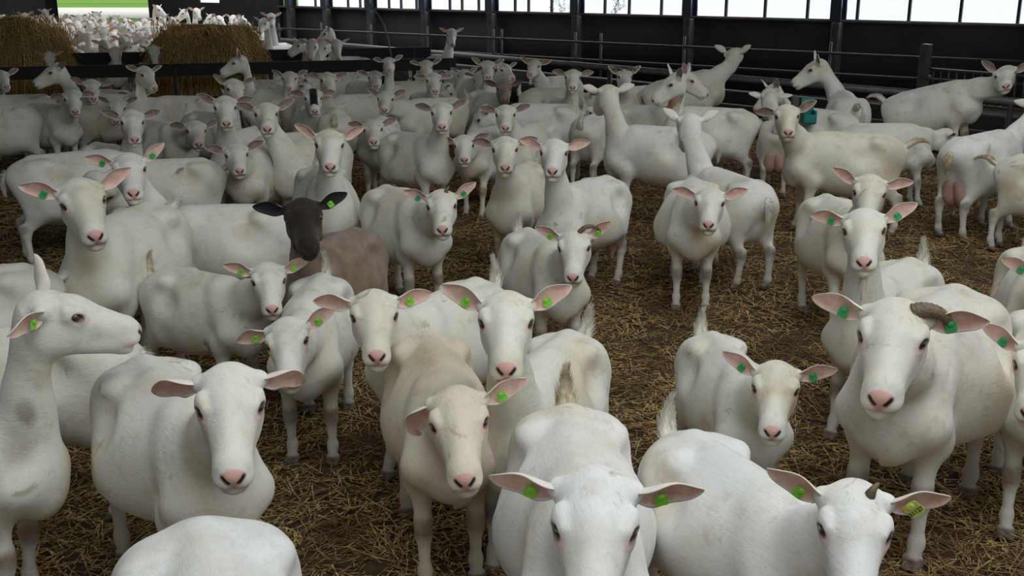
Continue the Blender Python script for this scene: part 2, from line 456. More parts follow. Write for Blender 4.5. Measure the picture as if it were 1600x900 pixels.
# ---------------------------------------------------------------- parts of a goat, each in its own frame
def ear_mesh(side, droop, cup, lo=False, wide=1.0, notch=False, mats=None):
    """X out along the ear, Y its upper edge, Z the open inner side."""
    na, nb = (9, 7) if lo else (23, 15)
    a = np.linspace(0, 1, na); b = np.linspace(-1, 1, nb)
    A, Bb = np.meshgrid(a, b, indexing='ij')
    prof = 0.040 * wide * np.power(np.clip(np.sin(np.pi * (0.10 + 0.90 * A ** 0.82)), 0, 1), 0.62) * (0.74 + 0.26 * sstep(0, 0.4, A))
    if notch: prof = prof * (1 - 0.55 * np.exp(-((A - 0.82) / 0.05) ** 2) * (Bb < 0))
    prof = np.maximum(prof, 0.0015)
    x = 0.160 * A
    y = prof * np.sin(Bb * 1.25 * (1 - 0.35 * A)) / np.sin(1.25 * (1 - 0.35 * A)) * (1 - 0.22 * (1 - A) ** 2)
    z = (0.35 + 0.65 * (1 - A) ** 1.4) * cup * np.abs(Bb) ** 2.2 * prof * 0.80 + 0.004 * np.sin(A * 9) * np.abs(Bb)
    y = y + 0.006 * np.sin(A * np.pi)
    th = droop * A
    xx = np.where(abs(droop) > 1e-3, np.sin(th) / (droop if abs(droop) > 1e-3 else 1), A) * 0.160
    yc = -np.where(abs(droop) > 1e-3, (1 - np.cos(th)) / (droop if abs(droop) > 1e-3 else 1), 0) * 0.160
    X = xx + y * np.sin(th); Y = yc + y * np.cos(th); Z = z
    inner = np.stack([X, Y, Z + 0.0018], -1); outer = np.stack([X, Y, Z - 0.0018 - 0.004 * (1 - A) * (1 - Bb ** 2)], -1)
    V = np.concatenate([inner.reshape(-1, 3), outer.reshape(-1, 3)])
    Q = []; fm = []
    N = na * nb; q = lambda i, j: i * nb + j
    for i in range(na - 1):
        for j in range(nb - 1):
            Q.append([q(i, j), q(i + 1, j), q(i + 1, j + 1), q(i, j + 1)]); fm.append(1 if 0 < j < nb - 2 and i < na - 2 else 0)
            Q.append([N + q(i, j), N + q(i, j + 1), N + q(i + 1, j + 1), N + q(i + 1, j)]); fm.append(0)
    for i in range(na - 1):
        Q.append([q(i, 0), N + q(i, 0), N + q(i + 1, 0), q(i + 1, 0)]); fm.append(0)
        Q.append([q(i, nb - 1), q(i + 1, nb - 1), N + q(i + 1, nb - 1), N + q(i, nb - 1)]); fm.append(0)
    for j in range(nb - 1):
        Q.append([q(na - 1, j), N + q(na - 1, j), N + q(na - 1, j + 1), q(na - 1, j + 1)]); fm.append(0)
        Q.append([q(0, j), q(0, j + 1), N + q(0, j + 1), N + q(0, j)]); fm.append(0)
    if side < 0:
        V = V * [1, -1, 1]; Q = [f[::-1] for f in Q]
    return mesh_np('ear', V, np.array(Q), mats, fmat=fm)

def tag_mesh(mats, text=None):
    """Plastic flag hanging from its button, X along the ear, Z out of it."""
    m = MB()
    pts = [(-0.013, 0.012), (0.013, 0.012), (0.0165, 0.006), (0.0175, -0.020), (0.012, -0.0255), (-0.012, -0.0255), (-0.0175, -0.020), (-0.0165, 0.006)]
    n = len(pts)
    V = [(x * 0.85, y * 0.85, z + 0.10 * abs(y)) for z in (0, 0.0022) for x, y in pts] + [(0, -0.006, 0.0005), (0, -0.006, 0.0028)]
    Q = [[i, (i + 1) % n, n + (i + 1) % n, n + i] for i in range(n)]
    T = [[2 * n, (i + 1) % n, i] for i in range(n)] + [[2 * n + 1, n + i, n + (i + 1) % n] for i in range(n)]
    m.add(V, Q, T)
    a = np.arange(12) * math.pi / 6
    ring = lambda r, z: np.stack([r * np.cos(a), r * np.sin(a) + 0.004, np.full(12, z)], 1)
    V = np.concatenate([ring(0.0075, 0.001), ring(0.0075, 0.0055), ring(0.005, 0.0068), [[0, 0.004, 0.0068]]])
    Q = [[r * 12 + i, r * 12 + (i + 1) % 12, (r + 1) * 12 + (i + 1) % 12, (r + 1) * 12 + i] for r in (0, 1) for i in range(12)]
    m.add(V, Q, [[36, 24 + i, 24 + (i + 1) % 12] for i in range(12)])
    V2 = [[-0.0022, 0.004, -0.012], [0.0022, 0.004, -0.012], [0.0022, 0.004, 0.003], [-0.0022, 0.004, 0.003]]
    m.tube([(0, 0.004, -0.010), (0, 0.004, 0.002)], 0.0028, 8)
    return m.mesh('ear_tag', mats, smooth=False)

def eye_mesh(mats):
    m = MB(); n, k = 20, 12
    V = [[math.cos(i * math.pi / k), math.sin(i * math.pi / k) * math.cos(j * 2 * math.pi / n), math.sin(i * math.pi / k) * math.sin(j * 2 * math.pi / n)] for i in range(k + 1) for j in range(n)]
    Q = [[i * n + j, (i + 1) * n + j, (i + 1) * n + (j + 1) % n, i * n + (j + 1) % n] for i in range(k) for j in range(n)]
    m.add(np.array(V) * 0.0140, Q)
    return m.mesh('eye', mats)

def strand(m, p, d, L, r, bend, rng, k=5, mi=0):
    d = d / np.linalg.norm(d); s = np.linspace(0, 1, k)[:, None]
    pts = p + d * L * s + bend * s ** 2
    m.tube(pts, r * (1 - 0.92 * s[:, 0]), 3, mi, caps=False)

def tail_mesh(kind, mats):
    """Origin at the tail root, -X backwards."""
    rng = np.random.default_rng(5 + len(kind)); m = MB()
    ax = {'up': [(0.02, 0, -0.02), (-0.02, 0, 0.02), (-0.035, 0, 0.07), (-0.03, 0, 0.12), (-0.01, 0, 0.17)],
          'down': [(0.03, 0, 0.0), (-0.015, 0, 0.0), (-0.035, 0, -0.04), (-0.040, 0, -0.09), (-0.037, 0, -0.13)],
          'back': [(0.02, 0, 0.0), (-0.03, 0, 0.03), (-0.08, 0, 0.06), (-0.13, 0, 0.065), (-0.17, 0, 0.05)],
          'curl': [(0.02, 0, -0.02), (-0.02, 0, 0.02), (-0.015, 0, 0.07), (0.02, 0, 0.10), (0.055, 0, 0.10)]}[kind]
    ax = np.array(ax); t = np.linspace(0, 1, len(ax)); tt = np.linspace(0, 1, 15)
    P = np.stack([np.interp(tt, t, ax[:, c]) for c in range(3)], 1)
    P[1:-1] = (P[:-2] + 2 * P[1:-1] + P[2:]) / 4
    prof = 0.032 * (1 - tt) ** 0.75 * (0.72 + 0.5 * np.sin(np.pi * np.clip(tt * 1.3, 0, 1))) + 0.002
    m.tube(P, prof, 12, flat=0.62)
    for i in range(300):
        u = rng.uniform(0.05, 0.98); p = np.array([np.interp(u, tt, P[:, c]) for c in range(3)])
        j = min(int(u * 14), 13); tn = P[j + 1] - P[j]; tn /= np.linalg.norm(tn)
        th = rng.uniform(0, 2 * math.pi); r = np.interp(u, tt, prof) * 0.75
        side = np.array([0, 1.0, 0]); nn = np.cross(tn, side)
        o = side * math.cos(th) + nn * math.sin(th) * 0.7
        strand(m, p + o * r, tn * 1.2 + o * 0.42 + rng.normal(0, 0.10, 3), rng.uniform(0.025, 0.05) * (1.15 - 0.5 * u), 0.0020, tn * 0.01, rng)
    return m.mesh('tail', mats)

def beard_mesh(L, mats):
    rng = np.random.default_rng(3); m = MB()
    m.tube([(0, 0, 0.012), (0, 0, -L * 0.3), (0.002, 0, -L * 0.65), (0.004, 0, -L * 0.9)], [0.015, 0.0125, 0.007, 0.001], 8)
    for i in range(70):
        a = rng.uniform(0, 6.28); r = 0.013 * math.sqrt(rng.uniform())
        p = np.array([r * math.cos(a), r * math.sin(a), 0.004])
        strand(m, p, np.array([0.05 * math.cos(a), 0.05 * math.sin(a), -1]) + rng.normal(0, 0.04, 3), L * rng.uniform(0.6, 1.15), 0.0022, np.array([0.006, 0, 0]) + rng.normal(0, 0.006, 3), rng)
    return m.mesh('beard', mats)

def tuft_mesh(mats, n=90):
    """Loose hair on the poll."""
    rng = np.random.default_rng(9); m = MB()
    for i in range(n):
        a = rng.uniform(0, 6.28); r = math.sqrt(rng.uniform()) 
        p = np.array([0.034 * r * math.cos(a), 0.030 * r * math.sin(a), 0.006 * (1 - r * r) - 0.007])
        strand(m, p, np.array([0.75, 0.8 * p[1] / 0.03, 0.22]) + rng.normal(0, 0.22, 3), rng.uniform(0.014, 0.028), 0.0011, np.array([0.008, p[1] * 0.2, -0.010]), rng, 4)
    return m.mesh('forelock', mats)

def wattle_mesh(mats):
    m = MB()
    s = np.linspace(0, 1, 9)
    m.tube(np.stack([0.004 * np.sin(s * 4), 0 * s, -0.062 * s], 1), [0.006, 0.0075, 0.008, 0.0085, 0.0092, 0.0098, 0.0095, 0.0075, 0.003], 10)
    return m.mesh('wattle', mats)

def horn_mesh(kind, mats):
    m = MB(); L, turn, r0 = {'bud': (0.038, 1.6, 0.0115), 'curl': (0.150, 2.9, 0.0125), 'long': (0.13, 1.5, 0.018), 'fallen': (0.130, 2.4, 0.0195)}[kind]
    k = 40; p = np.zeros(3); pts = []; rad = []
    for i in range(k):
        t = i / (k - 1); an = turn * t
        pts.append(p.copy()); rad.append(r0 * (1 - 0.72 * t ** 1.3) * (1 + 0.07 * math.sin(i * 2.4)) if i < k - 1 else 0.001)
        d = np.array([-math.sin(an) * 0.75, 0.50 * math.sin(min(an, 1.4)) + 0.12, math.cos(an)]) if kind in ('bud', 'long') else np.array([-0.22, max(math.sin(an + 0.55), 0.30), math.cos(an + 0.55)]); p = p + d / np.linalg.norm(d) * L / k
    m.tube(pts, rad, 12)
    return m.mesh('horn', mats)

def udder_mesh(mats):
    F = Field(np.arange(-0.15, 0.15, 0.008), np.arange(0, 0.13, 0.008), np.arange(-0.20, 0.12, 0.008))
    F.ell((0, 0.045, -0.01), (0.085, 0.062, 0.105), 0.012)
    F.ell((-0.02, 0.03, 0.05), (0.07, 0.05, 0.06), 0.04)
    F.cone((0.015, 0.058, -0.10), (0.03, 0.068, -0.155), 0.020, 0.010, 0.03)
    V, Q = surface_net(F)
    return mesh_np('udder', V, Q, mats)

# ---------------------------------------------------------------- materials (all procedural)
class NT:
    def __init__(self, name):
        self.m = bpy.data.materials.new(name); self.m.use_nodes = True
        self.t = self.m.node_tree; self.n = self.t.nodes; self.b = self.n['Principled BSDF']
    def node(self, ty, **k):
        o = self.n.new(ty)
        for a, v in k.items(): setattr(o, a, v)
        return o
    def lk(self, a, b): self.t.links.new(a, b)
    def val(self, sock, v):
        if hasattr(v, 'links'): self.lk(v, sock)
        else:
            if isinstance(v, tuple) and len(v) == 3 and sock.type == 'RGBA': v = (*v, 1)
            sock.default_value = v
    def mix(self, f, a, b, mode='MIX'):
        o = self.node('ShaderNodeMix', data_type='RGBA', blend_type=mode)
        self.val(o.inputs[0], f); self.val(o.inputs[6], a); self.val(o.inputs[7], b)
        return o.outputs[2]
    def math(self, op, a, b=0.0, clamp=False):
        o = self.node('ShaderNodeMath', operation=op, use_clamp=clamp); self.val(o.inputs[0], a); self.val(o.inputs[1], b)
        return o.outputs[0]
    def ramp(self, f, lo, hi):
        o = self.node('ShaderNodeMapRange', interpolation_type='SMOOTHSTEP'); self.val(o.inputs[0], f)
        o.inputs[1].default_value = lo; o.inputs[2].default_value = hi
        return o.outputs[0]
    def obj(self, scale=(1, 1, 1), rnd=True):
        tc = self.node('ShaderNodeTexCoord'); mp = self.node('ShaderNodeMapping'); mp.inputs['Scale'].default_value = scale
        self.lk(tc.outputs['Object'], mp.inputs['Vector'])
        if rnd:
            oi = self.node('ShaderNodeObjectInfo'); v = self.node('ShaderNodeVectorMath', operation='SCALE')
            v.inputs[0].default_value = (91.0, 37.0, 53.0); self.lk(oi.outputs['Random'], v.inputs['Scale'])
            self.lk(v.outputs[0], mp.inputs['Location'])
        return mp.outputs[0]
    def noise(self, vec, scale, detail=3, rough=0.55, dist=0.0):
        o = self.node('ShaderNodeTexNoise'); self.lk(vec, o.inputs['Vector'])
        o.inputs['Scale'].default_value = scale; o.inputs['Detail'].default_value = detail; o.inputs['Roughness'].default_value = rough
        o.inputs['Distortion'].default_value = dist
        return o.outputs['Fac']
    def bump(self, h, strength, dist):
        o = self.node('ShaderNodeBump'); o.inputs['Strength'].default_value = strength; o.inputs['Distance'].default_value = dist
        self.lk(h, o.inputs['Height']); self.lk(o.outputs[0], self.b.inputs['Normal'])
    def fin(self, col, rough=0.7, **k):
        self.val(self.b.inputs['Base Color'], col); self.val(self.b.inputs['Roughness'], rough)
        for a, v in k.items(): self.val(self.b.inputs[a.replace('_', ' ')], v)
        return self.m

def coat(name, face=None, face_at=0.9, neck=None, patch=None):
    """Short goat hair: the animal's own colour, skin, soiling and openings from the marks on the body."""
    t = NT(name)
    at = t.node('ShaderNodeAttribute', attribute_name='mask'); sp = t.node('ShaderNodeSeparateColor'); t.lk(at.outputs['Color'], sp.inputs[0])
    oi = t.node('ShaderNodeObjectInfo'); base = oi.outputs['Color']
    p = t.obj(); big = t.noise(p, 3.0, 4, 0.6); mid = t.noise(p, 11.0, 4, 0.65)
    hair = t.noise(t.obj((1, 7.0, 7.0)), 55.0, 4, 0.75, 0.8)
    clump = t.noise(t.obj((1, 4.0, 4.0)), 18.0, 3, 0.6, 1.0)
    c = base
    if neck: c = t.mix(t.math('MULTIPLY', t.ramp(at.outputs['Alpha'], neck[0], neck[1]), t.math('SUBTRACT', 1.0, t.math('MULTIPLY', t.ramp(at.outputs['Alpha'], 0.84, 0.97), 0.8))), c, neck[2])
    if patch: c = t.mix(t.math('MULTIPLY', t.ramp(mid, 0.42, 0.56), 0.45), c, patch)
    if face: c = t.mix(t.ramp(at.outputs['Alpha'], face_at, face_at + 0.08), c, face)
    c = t.mix(t.math('MULTIPLY', t.ramp(big, 0.46, 0.74), 0.75), c, t.mix(1.0, c, (0.86, 0.74, 0.56), 'MULTIPLY'))
    c = t.mix(t.math('MULTIPLY', t.ramp(mid, 0.50, 0.76), 0.50), c, t.mix(1.0, c, (0.66, 0.60, 0.52), 'MULTIPLY'))
    c = t.mix(t.math('MULTIPLY', t.ramp(clump, 0.45, 0.75), 0.22), c, t.mix(1.0, c, (0.74, 0.71, 0.66), 'MULTIPLY'))
    c = t.mix(t.math('MULTIPLY', t.ramp(hair, 0.40, 0.75), 0.26), c, t.mix(1.0, c, (0.70, 0.68, 0.66), 'MULTIPLY'))
    spot = t.math('MULTIPLY', t.ramp(t.noise(p, 7.5, 5, 0.62, 0.8), 0.635, 0.72), 0.60)
    c = t.mix(spot, c, t.mix(1.0, c, (0.42, 0.35, 0.25), 'MULTIPLY'))
    c = t.mix(t.math('MULTIPLY', sp.outputs[0], 0.0 if face else 0.85), c, (0.72, 0.36, 0.33))
    c = t.mix(t.math('MULTIPLY', sp.outputs[1], t.math('ADD', t.math('MULTIPLY', mid, 1.1), 0.15), True), c, (0.15, 0.088, 0.040))
    c = t.mix(t.math('MULTIPLY', sp.outputs[2], 0.92), c, (0.085, 0.042, 0.036))
    c = t.mix(t.ramp(sp.outputs[2], 0.90, 1.0), c, (0.012, 0.009, 0.009))
    h = t.math('ADD', t.math('MULTIPLY', hair, 0.6), t.math('MULTIPLY', clump, 0.9))
    t.bump(h, 0.42, 0.006)
    return t.fin(c, 0.75, Sheen_Weight=0.12, Sheen_Roughness=0.5, Specular_IOR_Level=0.25)

def plain(name, col, rough=0.6, var=0.25, scale=14.0, bump=0.0, metal=0.0, col2=None, spec=0.5, stretch=(1, 1, 1)):
    t = NT(name); n = t.noise(t.obj(stretch), scale, 4, 0.6)
    c2 = col2 or tuple(v * (1 - var) for v in col)
    c = t.mix(t.ramp(n, 0.35, 0.70), col, c2)
    if bump: t.bump(n, bump, 0.006)
    return t.fin(c, rough, Metallic=metal, Specular_IOR_Level=spec)

def eye_mat():
    t = NT('eye'); tc = t.node('ShaderNodeTexCoord'); s = t.node('ShaderNodeSeparateXYZ'); t.lk(tc.outputs['Object'], s.inputs[0])
    x = t.math('MULTIPLY', s.outputs[0], 1 / 0.0158)
    pup = t.math('MULTIPLY', t.ramp(t.math('ABSOLUTE', s.outputs[2]), 0.0032, 0.0024), t.ramp(t.math('ABSOLUTE', s.outputs[1]), 0.0075, 0.0060))
    pup = t.math('MULTIPLY', pup, t.ramp(x, 0.0, 0.05))
    c = t.mix(t.ramp(x, 0.70, 0.76), (0.03, 0.018, 0.015), (0.085, 0.048, 0.026))
    c = t.mix(pup, c, (0.004, 0.004, 0.005))
    return t.fin(c, 0.08, Coat_Weight=0.6, Coat_Roughness=0.03)

def ear_in(name, a, b):
    t = NT(name); p = t.obj(); n = t.noise(p, 26.0, 3)
    h = t.noise(t.obj((1.2, 9, 9)), 60.0, 2)
    c = t.mix(t.ramp(n, 0.38, 0.62), a, b); c = t.mix(t.math('MULTIPLY', t.ramp(h, 0.55, 0.72), 0.5), c, (0.78, 0.66, 0.58))
    t.bump(h, 0.3, 0.003)
    return t.fin(c, 0.7, Subsurface_Weight=0.15, Subsurface_Scale=0.01)

MAT = {}
MAT['coat'] = coat('white_goat_hair')
MAT['coat_dark_face'] = coat('brown_hair_with_black_face', (0.022, 0.014, 0.012), 0.86, None, (0.20, 0.14, 0.11))
MAT['coat_red_neck'] = coat('white_hair_with_russet_neck', None, 0.9, (0.05, 0.45, (0.50, 0.27, 0.17)))
MAT['coat_grey_face'] = coat('white_hair_with_grey_brown_face', (0.30, 0.23, 0.18), 0.88)
MAT['hair'] = plain('loose_white_hair', (0.80, 0.76, 0.68), 0.75, 0.15, 30)
MAT['hair_dirty'] = plain('soiled_tail_hair', (0.72, 0.64, 0.48), 0.8, 0.3, 22, col2=(0.42, 0.32, 0.18))
MAT['ear'] = plain('ear_hair', (0.80, 0.72, 0.66), 0.75, 0.1, 30)
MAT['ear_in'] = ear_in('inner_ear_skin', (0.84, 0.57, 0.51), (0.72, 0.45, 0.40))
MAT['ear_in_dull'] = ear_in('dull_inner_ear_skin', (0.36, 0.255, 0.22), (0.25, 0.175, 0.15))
MAT['ear_black'] = plain('black_ear_hair', (0.02, 0.016, 0.015), 0.8, 0.2, 30)
MAT['ear_grey'] = plain('grey_brown_ear_hair', (0.16, 0.11, 0.09), 0.8, 0.2, 30)
MAT['eye'] = eye_mat()
MAT['tag_green'] = plain('green_tag_plastic', (0.28, 0.70, 0.07), 0.45, 0.2, 40)
MAT['tag_dark'] = plain('dark_green_tag_plastic', (0.05, 0.42, 0.13), 0.45, 0.2, 40)
MAT['tag_yellow'] = plain('yellow_green_tag_plastic', (0.70, 0.74, 0.18), 0.45, 0.15, 40)
MAT['tag_ink'] = plain('black_print', (0.02, 0.02, 0.02), 0.6, 0.1)
MAT['horn'] = plain('horn', (0.20, 0.14, 0.09), 0.55, 0.5, 60, 0.4, col2=(0.10, 0.075, 0.055), stretch=(1, 1, 5))
MAT['udder'] = plain('udder_skin', (0.56, 0.33, 0.30), 0.6, 0.2, 12, col2=(0.46, 0.26, 0.235))
MAT['straw_base'] = plain('x', (0.14, 0.09, 0.05), 0.9, 0.5, 20)

# ---------------------------------------------------------------- the barn
def structure(o, label=None):
    o['kind'] = 'structure'
    if label: o['label'] = label
    return o
def tag(o, label, cat, group=None, kind=None):
    o['label'] = label; o['category'] = cat
    if group: o['group'] = group
    if kind: o['kind'] = kind
    return o
def empty(name, loc=(0, 0, 0)):
    o = bpy.data.objects.new(name, None); COL.objects.link(o); o.location = loc; o.empty_display_size = 0.1
    return o
def basis(d):       # columns: along, across, up
    d = np.array([d[0], d[1], 0.0]); d /= np.linalg.norm(d)
    return np.stack([d, [-d[1], d[0], 0], [0, 0, 1]], 1)

def emit(name, col, strength, streak=True):
    t = NT(name); n = t.noise(t.obj((0.5, 0.5, 9), False), 3.0, 4, 0.6)
    c = t.mix(t.math('MULTIPLY', t.ramp(n, 0.48, 0.72), 0.30), col, (0.62, 0.72, 0.76))
    t.val(t.b.inputs['Base Color'], (0.6, 0.65, 0.7)); t.val(t.b.inputs['Roughness'], 0.3)
    t.val(t.b.inputs['Emission Color'], c); t.b.inputs['Emission Strength'].default_value = strength
    return t.m
MAT['pane'] = emit('daylit_translucent_sheet', (0.90, 0.97, 1.0), 1.0)
MAT['concrete'] = plain('dark_stained_concrete', (0.026, 0.021, 0.019), 0.9, 0.55, 1.6, 0.3, col2=(0.014, 0.011, 0.010))
MAT['concrete_pale'] = plain('grey_concrete', (0.075, 0.070, 0.066), 0.9, 0.4, 5, 0.2)
MAT['steel_blue'] = plain('dark_blue_painted_steel', (0.020, 0.026, 0.045), 0.45, 0.3, 8)
MAT['galv'] = plain('dull_galvanised_steel', (0.15, 0.145, 0.14), 0.5, 0.35, 6, metal=0.3)
MAT['galv_post'] = plain('weathered_steel_post', (0.07, 0.066, 0.062), 0.6, 0.4, 8)
MAT['galv_dark'] = plain('dirty_steel', (0.032, 0.028, 0.026), 0.65, 0.4, 8)
MAT['board'] = plain('dark_wet_wood', (0.020, 0.016, 0.014), 0.8, 0.5, 6, 0.3, stretch=(0.3, 4, 4))
MAT['metalwall'] = plain('grey_sheet_wall', (0.055, 0.053, 0.055), 0.8, 0.2, 2)
MAT['greywall'] = plain('grey_sheet_end_wall', (0.13, 0.128, 0.13), 0.8, 0.2, 2)
MAT['darkwall'] = plain('dark_sheet_wall', (0.012, 0.012, 0.014), 0.8, 0.3, 3)
MAT['soil'] = plain('trodden_bedding', (0.095, 0.058, 0.028), 0.95, 0.6, 9, 0.8, col2=(0.035, 0.021, 0.011))
MAT['grass'] = plain('mown_grass_field', (0.20, 0.48, 0.04), 0.9, 0.3, 0.12, col2=(0.34, 0.60, 0.12), stretch=(0.05, 1.5, 1))
MAT['road'] = plain('pale_concrete_track', (0.80, 0.80, 0.76), 0.9, 0.1, 2)
MAT['teal'] = plain('teal_plastic', (0.02, 0.22, 0.20), 0.4, 0.2, 10)
MAT['rubber'] = plain('grey_hose', (0.10, 0.10, 0.10), 0.6, 0.2, 30)
MAT['leafdark'] = plain('dark_creeper', (0.02, 0.025, 0.015), 0.8, 0.3, 30)

def straw_mat(name, a, b_, c_):
    t = NT(name); p = t.obj((1, 1, 1), False); n = t.noise(p, 38.0, 2, 0.5); n2 = t.noise(p, 2.2, 3, 0.6)
    c = t.mix(t.ramp(n, 0.32, 0.68), a, b_); c = t.mix(t.ramp(n2, 0.44, 0.66), c, c_)
    return t.fin(c, 0.75, Specular_IOR_Level=0.3)
MAT['straw'] = straw_mat('straw', (0.20, 0.115, 0.045), (0.76, 0.55, 0.25), (0.22, 0.13, 0.055))
MAT['hay'] = straw_mat('hay', (0.24, 0.155, 0.055), (0.72, 0.50, 0.20), (0.42, 0.28, 0.10))

def strands(C, A, L, r, lift, rng, bend=0.25, k=3):
    """Vectorised thin three-sided stalks: centres C, headings A, lengths L; lift = end height difference."""
    n = len(C); s = np.linspace(-0.5, 0.5, k)
    d = np.stack([np.cos(A), np.sin(A), lift], 1); side = np.stack([-np.sin(A), np.cos(A), np.zeros(n)], 1)
    bd = rng.normal(0, bend, n); bz = rng.normal(0, bend * 0.4, n)
    V = np.zeros((n, k, 3, 3)); up = np.array([0, 0, 1.0])
    for i, q in enumerate(s):
        p = C + d * (L * q)[:, None] + side * (bd * L * (q * q - 0.08))[:, None] + up * (bz * L * (0.08 - q * q))[:, None]
        for j in range(3):
            a = j * 2.094 + 0.5
            V[:, i, j] = p + side * (r * math.cos(a))[:, None] + up * (r * math.sin(a))[:, None]
    base = (np.arange(n) * k * 3)[:, None]
    Q = []
    for i in range(k - 1):
        for j in range(3):
            Q.append(base + np.array([i * 3 + j, i * 3 + (j + 1) % 3, (i + 1) * 3 + (j + 1) % 3, (i + 1) * 3 + j]))
    T = np.concatenate([base + np.array([2, 1, 0]), base + np.array([(k - 1) * 3, (k - 1) * 3 + 1, (k - 1) * 3 + 2])])
    return V.reshape(-1, 3), np.concatenate(Q), T

# ground: bedding inside, field outside
m = MB(); m.box((-4, 22, -0.10), (44, 52, 0.20)); fl = structure(m.build('floor', MAT['soil']), 'trodden brown straw bedding over the barn floor')
m = MB(); m.box((-30, 170, -0.19), (300, 244, 0.20)); tag(m.build('grass_field', MAT['grass']), 'bright green field seen through the far barn door', 'field', kind='structure')
m = MB(); m.box((-30, ROAD_Y, -0.06), (160, 22.0, 0.02)); tag(m.build('farm_track', MAT['road']), 'pale track crossing the field outside the far door', 'track', kind='structure')

rng = np.random.default_rng(11)
n = 92000
yy = 1.6 + 15.0 * rng.random(n) ** 1.35
xx = (rng.random(n) * 2 - 1) * (0.56 * yy + 0.5)
near = yy < 8
C = np.stack([xx, yy, 0.008 + 0.035 * rng.random(n) ** 2], 1)
Vs, Qs, Ts = strands(C, rng.random(n) * math.pi, 0.03 + 0.20 * rng.random(n) ** 1.8, 0.0006 + 0.0022 * rng.random(n) ** 2.5 + 0.00024 * yy, rng.normal(0, 0.12, n), rng)
tag(link('straw_bedding', mesh_np('straw', Vs, [Qs, Ts], MAT['straw'], smooth=False)), 'loose golden straw strewn over the bedding between the goats', 'straw', kind='stuff')

# right-hand wall: low dark wall, posts, daylit sheets between steel columns
A = np.array(WALL_A); B = np.array(WALL_B); D = (B - A) / np.linalg.norm(B - A); NRM = np.array([D[1], -D[0]])   # NRM points out of the barn
if NRM @ (A - np.array([0, 5.0])) < 0: NRM = -NRM
RW = basis((*D, 0)); LEN = np.linalg.norm(B - A)
P = lambda s, o=0.0, z=0.0: np.array([*(A + D * s + NRM * o), z])
m = MB(); m.box(P(LEN / 2, 0.12, SILL / 2), (LEN, 0.2, SILL), RW); structure(m.build('wall_right', MAT['concrete']), 'low dark concrete wall under the strip of windows')
m = MB(); m.box(P(LEN / 2, 0.06, SILL + 0.02), (LEN, 0.34, 0.05), RW); structure(m.build('trim_1', MAT['concrete_pale']), 'sill capping the low dark wall')
TOPZ = 3.4
m = MB(); m.box(P(LEN / 2, 0.12, TOPZ + 0.3), (LEN, 0.2, 0.6), RW); structure(m.build('trim_2', MAT['metalwall']), 'eaves panel over the windows')
for i, s in enumerate(COLS):
    t = empty('steel_column', P(s, -0.16, 0)); t['label'] = COL_LABELS[i] if i < len(COL_LABELS) else 'dark blue steel column at the end of the window strip'; t['category'] = 'column'; t['kind'] = 'structure'
    mm = MB(); wd = 0.20
    mm.box((0, 0, 0), (0.03, 0.22, TOPZ), None); mm.box((0, 0.11, 0), (wd, 0.025, TOPZ)); mm.box((0, -0.11, 0), (wd, 0.025, TOPZ))
    o = mm.build('shaft', MAT['steel_blue'], t, smooth=False); o.matrix_local = Matrix.Translation((0, 0, TOPZ / 2 + SILL * 0.5)) @ Matrix(RW.tolist()).to_4x4()
    o.matrix_local = Matrix.Translation((0, 0, SILL + (TOPZ - SILL) / 2)) @ Matrix(RW.tolist()).to_4x4() @ Matrix.Scale((TOPZ - SILL) / TOPZ, 4, (0, 0, 1))
    mm = MB(); mm.box((0, 0, SILL / 2), (0.15, 0.2, SILL), RW, bev=0.015); mm.build('concrete_foot', MAT['concrete_pale'], t, smooth=False)
segs = [0.0] + list(COLS) + [LEN]
for i in range(len(segs) - 1):
    a_, b_ = segs[i], segs[i + 1]
    if b_ - a_ < 0.3 or a_ > COLS[-1] - 0.01: continue
    t = empty('window_%d' % (i + 1), P((a_ + b_) / 2, 0.1, SILL)); t['kind'] = 'structure'; t['label'] = 'strip of daylit translucent sheet between steel columns, bay %d' % (i + 1)
    c = (a_ + b_) / 2
    mm = MB(); mm.box((0, 0, (TOPZ - SILL) / 2), (b_ - a_, 0.012, TOPZ - SILL), RW); mm.build('pane', MAT['pane'], t, smooth=False)
    k = MULL[i] if i < len(MULL) else []
    for sv in k:
        mm = MB(); q = np.array([*(D * (sv - c)), 0]); mm.box(q + np.array([*(NRM * -0.03), (TOPZ - SILL) / 2]), (0.045, 0.05, TOPZ - SILL), RW); mm.build('mullion', MAT['steel_blue'], t, smooth=False)
# dark stretch of wall beyond the windows is the same wall; end wall with the door
E0 = B; E1 = np.array(END_L); DE = (E1 - E0) / np.linalg.norm(E1 - E0); RE = basis((*DE, 0)); LE = np.linalg.norm(E1 - E0)
PE = lambda s, z=0.0: np.array([*(E0 + DE * s), z])
def endbox(a_, b_, z0, z1, mat, name, label):
    mm = MB(); mm.box(PE((a_ + b_) / 2, (z0 + z1) / 2), (b_ - a_, 0.16, z1 - z0), RE); return structure(mm.build(name, mat, smooth=False), label)
endbox(0, DOOR[1], 0, WIN_SILL, MAT['darkwall'], 'wall_back', 'dark end wall right of the open barn door')
endbox(0, ENDWIN[0], WIN_SILL, 4.0, MAT['darkwall'], 'wall_back_upper', 'dark upper end wall by the corner')
endbox(ENDWIN[1], DOOR[1], WIN_SILL, 4.0, MAT['darkwall'], 'wall_back_upper_middle', 'dark upper end wall beside the door')
mm = MB(); mm.box(PE((ENDWIN[0] + ENDWIN[1]) / 2, (WIN_SILL + 4) / 2), (ENDWIN[1] - ENDWIN[0], 0.03, 4 - WIN_SILL), RE); structure(mm.build('window_20', MAT['pane'], smooth=False), 'small bright window in the dark end wall')
endbox(DOOR[0], LE, 0, 4.0, MAT['greywall'], 'wall_back_left', 'grey sheet end wall left of the open barn door')
